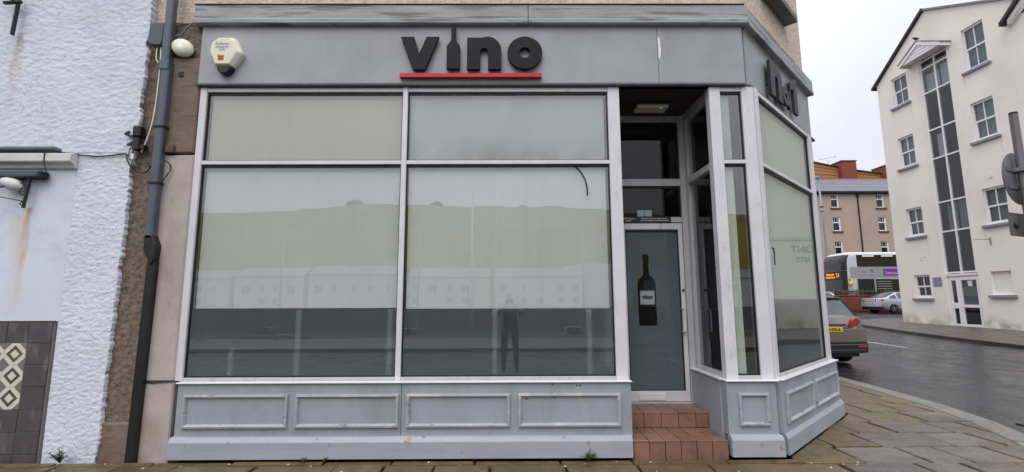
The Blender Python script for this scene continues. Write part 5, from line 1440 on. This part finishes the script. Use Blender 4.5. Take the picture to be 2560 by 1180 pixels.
arcpart('bumper_strip', G['signback'], bl, .873, RY - .142, .455, .475, .15, .02)
arcpart('bumper_strip', G['signback'], bl, .80, RY - .142, .345, .357, .13, .02)
arcpart('underside', G['black'], suv, .70, RY - .04, .20, .30, .1, .6)
arcpart('tailgate_recess', G['black'], suv, .60, RY - .018, .865, .905, .035, .03)
arcpart('tailgate_panel', G['suv'], suv, .74, RY - .03, .80, .865, .06, .05)
tl = MB()
for s in (-1, 1):
    mb = MB(); mb.smooth = False
    P_ = [(.44, .865), (.50, .99), (.58, 1.045), (.74, 1.0), (.80, .90), (.52, .845)]
    vs = []
    for d in (0, .10):
        for x, z in P_: vs.append((s * x, RY - .075 + d + .14 * max(0, (x - .55) / .26) ** 2, z))
    n_ = len(P_)
    mb.add(vs, [tuple(range(n_)), tuple(reversed(range(n_, 2 * n_)))] + [(i, (i + 1) % n_, n_ + (i + 1) % n_, n_ + i) for i in range(n_)])
    obj('tail_light', mb, G['redlens'], suv, .012)
    obj('reflector', MB().box(s * .70 - .09, s * .70 + .09, RY - .06, RY + .0, .40, .44), G['redlens'], suv, .004)
    obj('roof_rail', MB().tube([(s * .60, -1.45, 1.535), (s * .605, -1.3, 1.60), (s * .615, -.5, 1.625), (s * .60, .2, 1.57)], .018, 8), G['chrome'], suv)
arcpart('spoiler', G['suv'], suv, .58, -1.70, 1.475, 1.50, .05, .22)
arcpart('spoiler_lip', G['black'], suv, .57, -1.69, 1.42, 1.473, .05, .10)
npl = arcpart('number_plate', G['plate'], suv, .26, RY - .125, .735, .845, .012, .012)
text('lettering', 'PMN-595-A', .095, G['black'], npl, (0, RY - .127, .79), (1, 0, 0), (0, 0, 1), .001, sx=.86, bold=.002)
mb = MB(); e0 = (0, RY - .035)
# small rampant badge as abstract bright shape
mb.prism([(-.035, .99), (-.02, .965), (-.045, .935), (-.025, .94), (0, .955), (.02, .925), (.045, .925), (.02, .96), (.03, .985), (.012, .985), (.005, 1.005), (-.02, 1.012)], lambda a, b, d: (a, d, b), RY - .03, RY - .015)
obj('badge', mb, G['chrome'], suv)
obj('wiper', MB().obox((-.05, -1.99, 1.115), (-.42, -1.93, 1.13), .02, .025).box(-.10, .06, -2.0, -1.93, 1.09, 1.12), G['black'], suv)
suv.location = (7.36, 13.28, gz(12.5) + ROADZ); suv.scale = (1.05, 1.05, 1.05)
sil_spec = dict(L=4.5, W=1.82, wr=.325, axles=(-1.28, 1.36), tumble=.42,
    stations=sts((-2.22, -2.16, 3), (-2.16, -1.4, 8), (-1.4, -.9, 5), (-.9, .4, 8), (.4, 1.3, 8), (1.3, 2.25, 8)),
    top=[(-2.22, .98), (-2.16, 1.02), (-1.85, 1.055), (-1.70, 1.075), (-.85, 1.43), (-.3, 1.46), (.3, 1.42), (1.25, 1.02), (2.0, .86), (2.25, .7)],
    bot=[(-2.22, .42), (-2.05, .34), (-1.7, .24), (1.9, .22), (2.25, .3)],
    belt=[(-2.22, .96), (-1.6, 1.0), (1.2, .93), (2.25, .65)],
    plan=[(-2.22, .80), (-2.18, .88), (-2.1, .93), (-1.8, .98), (-1.4, 1.0), (1.4, 1.0), (1.9, .93), (2.25, .72)],
    side_win=(-1.45, 1.1), pillars=[(-.98, -.9), (.0, .08)], rear_win=(-1.75, -.86), front_win=(.32, 1.22), arch=.035, archmat=G['silver'], rearmat=M('pale rear screen', (.16, .19, .19), .06, v=.05, rv=.02, spec=1.0, coat=1.0))
sil = car('parked_car', 'silver saloon car parked in front of the brick planter, half hidden by the white building', sil_spec, G['silver'])
RY = -2.22
arcpart('bumper', G['silver'], sil, .88, RY - .12, .46, .74, .15, .16)
arcpart('bumper_lower', G['black'], sil, .84, RY - .08, .24, .455, .13, .25)
arcpart('boot_lid', G['silver'], sil, .70, RY - .02, .74, 1.0, .05, .08)
for s in (-1, 1):
    mb = MB(); P_ = [(.52, .79), (.55, .97), (.84, .985), (.90, .90), (.86, .80)]; vs = []
    for d in (0, .10):
        for x, z in P_: vs.append((s * x, RY - .05 + d + (.30 * max(0, (x - .55) / .35) ** 1.7), z))
    n_ = len(P_); mb.add(vs, [tuple(range(n_)), tuple(reversed(range(n_, 2 * n_)))] + [(i, (i + 1) % n_, n_ + (i + 1) % n_, n_ + i) for i in range(n_)])
    obj('tail_light', mb, G['redlens'], sil, .01)
arcpart('number_plate', G['plate'], sil, .26, RY - .045, .80, .91, .01, .012)
for p in kids(sil):
    pass
sil.rotation_euler = (0, 0, R(-90)); sil.location = (27.35, 33.35, gz(33) + ROADZ)
# added pale shape standing in for light road seen under the crossover's tail
mb = MB(); rnd = random.Random(3); mb.smooth = True
vs = []; fs = []
for i in range(9):
    for j in range(6):
        x = 6.55 + i * .105; y = 11.75 + j * .08
        h_ = .16 * math.sin(PI * i / 8) ** .7 * math.sin(PI * j / 5) + rnd.uniform(0, .02)
        vs.append((x, y, ROADZ + .01 + h_ + .05 * (8 - i) / 8))
for i in range(8):
    for j in range(5): fs.append((i * 6 + j, (i + 1) * 6 + j, (i + 1) * 6 + j + 1, i * 6 + j + 1))
mb.add(vs, fs)
tag(obj('light_road_patch', mb, G['lightroad'], recalc=False), 'pale shape standing in for light road seen under the tail of the taupe car', 'bright patch')

# double decker bus
bus = thing('bus', (30, 37.6, gz(37)), 'white and silver double decker bus with orange destination display', 'bus')
BZ = gz(37) + ROADZ + .06
SY, BW, XF, XR = 36.45, 2.5, 25.62, 35.8
def fx(z):   # nose position by height
    h_ = z - BZ
    return XF + .10 * max(0, (.55 - h_) / .35) ** 2 * .6 + .030 * max(0, h_ - 1.2) + .42 * max(0, (h_ - 3.55) / .95) ** 2.2
def outline_at(z, off=0.0, rr=.40):
    x = fx(z) - off; y0 = SY - off; y1 = SY + BW + off
    pts = [(XR, y0)]
    for k in range(9):
        a = R(270 - 90 * k / 8)
        pts.append((x + rr + rr * math.cos(a), y0 + rr + rr * math.sin(a)))
    for k in range(9):
        a = R(180 - 90 * k / 8)
        pts.append((x + rr + rr * math.cos(a), y1 - rr + rr * math.sin(a)))
    pts.append((XR, y1))
    return pts
mb = MB(); mb.smooth = True
zl = [.28, .34, .5, .8, 1.2, 1.7, 2.2, 2.7, 3.2, 3.7, 4.0, 4.2, 4.32, 4.40, 4.43]
rings = []
for h_ in zl:
    o_ = outline_at(BZ + h_); ins = 0
    if h_ > 4.2: ins = (h_ - 4.2) ** 2 * 4
    rings.append([(x + (ins if x < 30 else 0), y + (ins if y < SY + BW / 2 else -ins), BZ + h_) for x, y in o_])
n = len(rings[0])
mb.add([p for r__ in rings for p in r__], [(i * n + k, i * n + k + 1, (i + 1) * n + k + 1, (i + 1) * n + k) for i in range(len(rings) - 1) for k in range(n - 1)] + [tuple((len(rings) - 1) * n + k for k in range(n))])
body = obj('body', mb, G['busw'], bus)
def nose_patch(name, mat, h0, h1, k0, k1, off, parent=bus, steps=6):
    mb = MB(); mb.smooth = True; vs = []; fs = []
    for i in range(steps + 1):
        h_ = h0 + (h1 - h0) * i / steps
        o_ = outline_at(BZ + h_, off)
        for k in range(k0, k1 + 1): vs.append((*o_[k], BZ + h_))
    w = k1 - k0 + 1
    for i in range(steps):
        for k in range(w - 1): fs.append((i * w + k, i * w + k + 1, (i + 1) * w + k + 1, (i + 1) * w + k))
    mb.add(vs, fs); return obj(name, mb, mat, parent)
nose_patch('windscreen', G['busglass'], .62, 2.30, 2, 17, .012)
nose_patch('display_panel', G['black'], 2.30, 2.98, 2, 17, .014)
nose_patch('upper_windscreen', G['busglass'], 3.0, 4.22, 2, 17, .012)
def side(name, mat, x0, x1, h0, h1, off=.015, parent=bus, bevel=0.0):
    return B(name, mat, parent, x0, x1, SY - off, SY + .02, BZ + h0, BZ + h1, None, bevel)
uw = side('upper_window', G['busglass'], 26.78, 35.6, 3.28, 4.20, .016, bus, .01)
for k in range(5):
    x = 27.0 + k * 1.45; obj('ceiling_lamp', MB().box(x + .25, x + 1.15, SY - .019, SY - .016, BZ + 4.08, BZ + 4.14), G['buslamp'], uw)
side('grey_band', G['busg'], 26.2, 35.7, 2.42, 3.26, .010)
dr = side('bus_door', G['black'], 26.72, 27.98, .40, 2.36, .014)
obj('door_edge', MB().box(27.98, 28.08, SY - .022, SY, BZ + .3, BZ + 2.42).box(26.64, 26.72, SY - .022, SY, BZ + .3, BZ + 2.42), G['busg'], dr)
obj('hand_rail', MB().tube([(26.85, SY - .03, BZ + .62), (27.1, SY - .03, BZ + .55), (27.3, SY - .03, BZ + .46)], .02, 6).tube([(27.9, SY - .03, BZ + .62), (27.65, SY - .03, BZ + .55), (27.45, SY - .03, BZ + .46)], .02, 6), G['chrome'], dr)
lw = side('lower_window', G['busglass'], 28.12, 35.6, .92, 2.34, .014)
for k in range(4): obj('vent_louvre', MB().box(28.2, 29.3, SY - .03, SY - .014, BZ + 1.58 + k * .18, BZ + 1.63 + k * .18), G['busg'], lw, .003)
obj('side_display', MB().box(28.35, 29.25, SY - .022, SY - .015, BZ + 1.13, BZ + 1.27), G['redled'], lw)
side('lower_panel', G['busg'], 28.1, 35.7, .28, .90, .008)
obj('side_marker', MB().box(28.35, 28.6, SY - .02, SY, BZ + .66, BZ + .72), G['amber'], bus)
wh = MB(); wh.lathe([(.47, SY - .02), (.47, SY + .28)], (29.3, 0, BZ + .42), 'Y', 24); obj('wheel', wh, G['tyre'], bus)
wh = MB(); wh.lathe([(.58, SY - .012), (.58, SY + .1)], (29.3, 0, BZ + .46), 'Y', 24); obj('wheel_arch', wh, G['black'], bus)
ad = side('advert', G['purple'], 28.75, 30.6, 2.58, 3.14, .016)
text('lettering', 'Love your lady', .26, G['lilac'], ad, (29.68, SY - .018, BZ + 2.80), (1, 0, 0), (0, 0, 1), .001, bold=.004, sx=.92)
text('lettering', 'bus', .24, G['signback'], bus, (27.3, SY - .013, BZ + 2.90), (1, 0, 0), (.2, 0, 1), .001)
text('lettering', 'ISLE OF MAN', .12, G['signback'], bus, (27.55, SY - .013, BZ + 2.62), (1, 0, 0), (0, 0, 1), .001, spacing=1.25)
mb = MB()
for k in range(3):
    t = R(80 + 120 * k); c_ = Vector((27.85, SY - .013, BZ + 2.98)); a = c_ + Vector((.12 * math.cos(t), 0, .12 * math.sin(t))); b = a + Vector((.11 * math.cos(t - 1.6), 0, .11 * math.sin(t - 1.6)))
    mb.obox(c_, a, .004, .06, (0, 1, 0)); mb.obox(a, b, .004, .05, (0, 1, 0))
obj('emblem', mb, G['black'], bus)
# destination text on the nose, facing forward-left
xm = fx(BZ + 2.62) - .02
dtx = Vector((XF + .02, SY + 1.2, BZ + 2.62))
for s, dz, sz, dy in (('Ballasalla', .09, .26, .25), ('Castletown', -.13, .24, .25)): text('destination', s, sz, G['amber'], bus, (fx(BZ + 2.62) - .022, SY + 1.25 + dy, BZ + 2.65 + dz), (0, -1, 0), (0, 0, 1), .001, bold=.006, sx=1.0)
text('destination', '21', .44, G['amber'], bus, (fx(BZ + 2.62) - .022, SY + .62, BZ + 2.65), (0, -1, 0), (0, 0, 1), .001, bold=.008)
obj('mirror', MB().lathe([(0, -.10), (.13, -.09), (.17, 0), (.13, .08), (0, .09)], (26.05, SY - .18, BZ + 1.98), 'X', 14, 1, 1.3), G['yellow'], bus)
obj('mirror_arm', MB().tube([(26.1, SY + .05, BZ + 2.4), (26.05, SY - .15, BZ + 2.15)], .03, 6), G['black'], bus)
obj('seat_back', MB().box(26.4, 26.5, SY + .8, SY + 1.7, BZ + 3.1, BZ + 3.5), G['busg'], bus)

# ------------------------------------------------------------------ what the panes mirror: the harbour behind the photographer
setting(obj('quay_wall', MB().box(-200, 200, -9.9, -9.6, -4, ROADZ - .02), G['quay']))
setting(obj('far_footway', MB().box(-120, 120, -9.55, -5.62, -.3, 0.0), G['asphaltp']))
setting(obj('harbour', MB().add([(-400, -9.9, -2.6), (400, -9.9, -2.6), (400, -80, -2.6), (-400, -80, -2.6)], [(0, 1, 2, 3)]), G['water']))
setting(obj('far_quay', MB().box(-400, 400, -150, -80, -4, .2), G['quay']))
mb = MB(); mb.smooth = True; vs = []; fs = []
nx_, ny_ = 120, 14
for j in range(ny_ + 1):
    for i in range(nx_ + 1):
        x = -420 + 840 * i / nx_; t = j / ny_; y = -125 - 150 * t
        top = 52 + 3.5 * math.sin(x * .016 + 2.2) + 2.2 * noise.noise(Vector((x * .02, 3, 0))) + 1.0 * noise.noise(Vector((x * .12, 9, 0)))
        z = -1 + (top + 1) * (math.sin(t * PI / 2) ** .9) + 1.8 * noise.noise(Vector((x * .06, y * .06, 0))) * min(1, t * 3)
        vs.append((x, y, z))
for j in range(ny_):
    for i in range(nx_):
        a = j * (nx_ + 1) + i; fs.append((a, a + 1, a + nx_ + 2, a + nx_ + 1))
mb.add(vs, fs); setting(obj('hill', mb, G['hill'], recalc=False))
def ridge(x):
    return 52 + 3.5 * math.sin(x * .016 + 2.2) + 2.2 * noise.noise(Vector((x * .02, 3, 0))) + 1.0 * noise.noise(Vector((x * .12, 9, 0)))
# trees on the skyline
for tx_, rad, hh, lb in ((-93, 5.5, 8, 'lone spreading tree on the hill skyline mirrored in the left window'), (-44, 4.2, 6, 'round bare tree on the skyline mirrored just right of the mullion'), (8, 3.5, 4, 'small tree on the skyline mirrored in the middle of the right window'), (17, 2.6, 3.4, 'smallest tree on the skyline mirrored near the door'), (-20, 3.0, 3.2, 'low bush on the skyline mirrored in the right window')):
    zt_ = ridge(tx_)
    tr = thing('skyline_tree', (tx_, -272, zt_), lb, 'tree', 'trees along the hill skyline')
    obj('trunk', MB().tube([(tx_, -272, zt_ - 2), (tx_ - .2, -272, zt_ + hh * .4), (tx_ + .2, -272, zt_ + hh * .7)], [.5, .35, .2], 6), G['hedgecore'], tr)
    lf = MB(); rnd = random.Random(int(tx_ + 200))
    for k in range(260):
        a_ = rnd.uniform(0, 2 * PI); rr = rad * math.sqrt(rnd.random()); c = Vector((tx_ + rr * math.cos(a_), -272 + rr * math.sin(a_) * .6, zt_ + hh * .55 + rnd.uniform(-.1, .42) * hh * (1 - (rr / rad / 1.1) ** 2)))
        s_ = rnd.uniform(.3, .7); u = Vector((rnd.gauss(0, 1), rnd.gauss(0, 1), rnd.gauss(0, 1))).normalized() * s_; w = u.orthogonal().normalized() * s_
        lf.add([c - u, c + w, c + u, c - w], [(0, 1, 2, 3)])
    obj('crown', lf, G['hedgecore'], tr, recalc=False)
# terrace across the harbour
def house(x, w, h, roofc, label, first=None):
    r0 = thing('harbour_house', (x, -88, .2), label, 'house', 'houses across the harbour')
    obj('wall', MB().box(x, x + w, -96, -88, 0, h), G['housew'], r0)
    mb = MB(); mb.prism([(-87.7, h), (-96.3, h), (-92, h + 2.0)], fX, x - .1, x + w + .1); obj('roof', mb, roofc, r0)
    rnd_ = random.Random(int(x + 100)); xx = x + rnd_.uniform(1, 2)
    while xx < x + w - 2:
        ww = rnd_.choice((.9, 1.2, 1.8)); zz = 3.4 if ww < 1.8 else 2.9
        f_ = obj('window', MB().box(xx, xx + .09, -88.02, -87.9, zz, 4.8).box(xx + ww - .09, xx + ww, -88.02, -87.9, zz, 4.8).box(xx + .09, xx + ww - .09, -88.02, -87.9, 4.7, 4.8).box(xx + .09, xx + ww - .09, -88.02, -87.9, zz, zz + .09).box(xx + ww / 2 - .05, xx + ww / 2 + .05, -88.02, -87.9, zz + .09, 4.7), G['upvc'], r0)
        B('pane', G['roomgrey'], f_, xx + .09, xx + ww - .09, -88.03, -87.97, zz + .09, 4.7)
        if rnd_.random() < .6: B('window', G['roomgrey'], r0, xx, xx + ww, -88.03, -87.95, .9, 2.2)
        xx += ww + rnd_.uniform(1.6, 3.4)
for i, (x, w, h, lb) in enumerate(((-72, 15, 6.2, 'white harbour house farthest left in the window reflection'), (-56, 14, 6.6, 'white harbour house left of the pale roofed one in reflection'), (-41, 19, 7.0, 'wide white harbour house mirrored near the window middle'), (-21, 17, 6.4, 'white harbour house mirrored at the mullion'), (-3, 18, 6.4, 'white harbour house mirrored in the right window'), (30, 22, 6.0, 'white harbour house mirrored near the door'))):
    house(x, w, h, G['houseroof'], lb)
sh = thing('harbour_shed', (18, -90, .2), 'pale arched roof shed across the harbour mirrored in the right window', 'shed')
obj('wall', MB().box(10, 27, -104, -94, 0, 7.0), G['housew'], sh)
mb = MB(); mb.prism([(27.2, 7.0)] + [(18.5 + 8.7 * math.cos(R(a)), 7.0 + 2.6 * math.sin(R(a))) for a in range(10, 180, 17)] + [(9.8, 7.0)], fY, -104, -93.8); obj('roof', mb, G['housew'], sh)
# railing on the near quay: posts and rails as one thing
rl = thing('quay_railing', (0, -9.3, 0), 'grey quayside railing mirrored low in the shop windows', 'railing')
mb = MB()
for k in range(17): x = -24 + k * 3; mb.box(x - .04, x + .04, -9.34, -9.26, 0, 1.1)
obj('rail_post', mb, G['galv'], rl)
obj('rail', MB().box(-24, 24, -9.32, -9.28, 1.05, 1.1).box(-24, 24, -9.32, -9.28, .12, .16), G['galv'], rl)
mb = MB()
for k in range(320): x = -24 + k * .15; mb.box(x - .01, x + .01, -9.31, -9.29, .16, 1.05)
obj('rail_bar', mb, G['galv'], rl)['kind'] = 'stuff'
def boat(x, y, l, label):
    dz = -.35
    r0 = thing('boat', (x, y, -2.6), label, 'boat', 'boats moored in the harbour')
    mb = MB(); rings = []
    for t in [0, .15, .35, .6, .8, .93, 1.0]:
        w = 1.2 * (1 - max(0, t - .5) ** 2 * 3.6); xx = x - l / 2 + l * t; sh_ = .3 * t * t
        rings.append([(xx, y - w, -1.5 + sh_), (xx, y - w * .8, -2.3), (xx, y, -2.75), (xx, y + w * .8, -2.3), (xx, y + w, -1.5 + sh_)])
    mb.add([p for q in rings for p in q], [(i * 5 + k, i * 5 + k + 1, (i + 1) * 5 + k + 1, (i + 1) * 5 + k) for i in range(6) for k in range(4)] + [(0, 1, 2, 3, 4)] + [(i * 5, (i + 1) * 5, (i + 1) * 5 + 4, i * 5 + 4) for i in range(6)])
    obj('hull', mb, G['upvc'], r0)
    obj('wheelhouse', MB().box(x - l * .22, x + l * .06, y - .8, y + .8, -1.45, -.75).box(x - l * .16, x - l * .02, y - .6, y + .6, -.75, -.3), G['quay'], r0, .08)
    for k in range(2): obj('window', MB().box(x - l * .15 + k * .45, x - l * .15 + k * .45 + .32, y + .60, y + .62, -.62, -.28), G['busglass'], r0)
    obj('guard_rail', MB().tube([(x + l * .1, y + 1, -1.35), (x + l * .1, y + 1, -.8), (x + l * .45, y + .6, -.7)], .025, 5).tube([(x - l * .45, y + .9, -1.4), (x - l * .45, y + .9, -.85), (x - l * .24, y + 1, -.85)], .025, 5), G['galv'], r0)
    obj('mast', MB().tube([(x, y, -1.4), (x, y, 6)], .06, 6), G['galv'], r0)
for i, (x, y, l, lb) in enumerate(((-16, -24, 8, 'white fishing boat moored left, mirrored in the left window'), (-6, -22, 7, 'white motor boat mirrored beside the mullion'), (5, -23, 8, 'white cabin boat mirrored in the right window'), (17, -26, 8, 'white boat mirrored near the door'))): boat(x, y, l, lb)
mb = MB()
mst = thing('flag_mast', (-3.5, -60, -2.6), 'tall thin mast mirrored in the right window', 'mast')
obj('pole', MB().tube([(-3.5 - 2, -60, -2.6), (-5.5, -60, 17.5)], .16, 8), G['housew'], mst)
obj('yard', MB().tube([(-6.3, -60, 9), (-4.7, -60, 9)], .08, 6), G['housew'], mst)

# ------------------------------------------------------------------ the photographer, seen only as a reflection
def skin_body(name, J, E_, mat, parent):
    me = bpy.data.meshes.new(name)
    me.from_pydata([tuple(j[0]) for j in J], E_, [])
    o = bpy.data.objects.new(name, me); COL.objects.link(o)
    md = o.modifiers.new('skin', 'SKIN'); md.use_smooth_shade = True
    for v, j in zip(me.skin_vertices[0].data, J): v.radius = (j[1], j[2] if len(j) > 2 else j[1])
    me.skin_vertices[0].data[0].use_root = True
    sd = o.modifiers.new('sub', 'SUBSURF'); sd.levels = sd.render_levels = 1
    me.materials.append(mat)
    place(o, (0, 0, 0)); o.location = Vector((0, 0, 0)) - WL[parent.name]; o.parent = parent
    return o
PX, PY = 0.0, -0.62
person = thing('person', (PX, PY, 0), 'person in dark clothes, upper body coloured pale to fade its reflection, holding up a phone, mirrored in the right window', 'person')
J = [((PX, PY, .95), .15, .11), ((PX, PY, 1.18), .14, .10), ((PX, PY, 1.38), .17, .10), ((PX, PY + .01, 1.47), .06), ((PX, PY + .04, 1.56), .075, .085), ((PX, PY + .04, 1.66), .07, .08),
     ((PX - .10, PY, .86), .095), ((PX - .12, PY + .02, .48), .07), ((PX - .13, PY - .02, .09), .05), ((PX - .14, PY + .14, .045), .04),
     ((PX + .10, PY, .86), .095), ((PX + .12, PY + .02, .48), .07), ((PX + .13, PY - .02, .09), .05), ((PX + .15, PY + .14, .045), .04),
     ((PX - .20, PY, 1.38), .06), ((PX - .27, PY + .08, 1.14), .048), ((PX - .09, PY + .34, 1.38), .035),
     ((PX + .20, PY, 1.38), .06), ((PX + .27, PY + .08, 1.14), .048), ((PX + .09, PY + .34, 1.38), .035)]
ED = [(0, 1), (1, 2), (2, 3), (3, 4), (4, 5), (0, 6), (6, 7), (7, 8), (8, 9), (0, 10), (10, 11), (11, 12), (12, 13), (2, 14), (14, 15), (15, 16), (2, 17), (17, 18), (18, 19)]
skin_body('body', J, ED, G['cloth'], person)
ph = obj('phone', MB().box(-.085, .085, -.20, -.19, 1.40, 1.485), G['black'])
tag(ph, 'black phone held up sideways by the person mirrored in the window', 'phone')
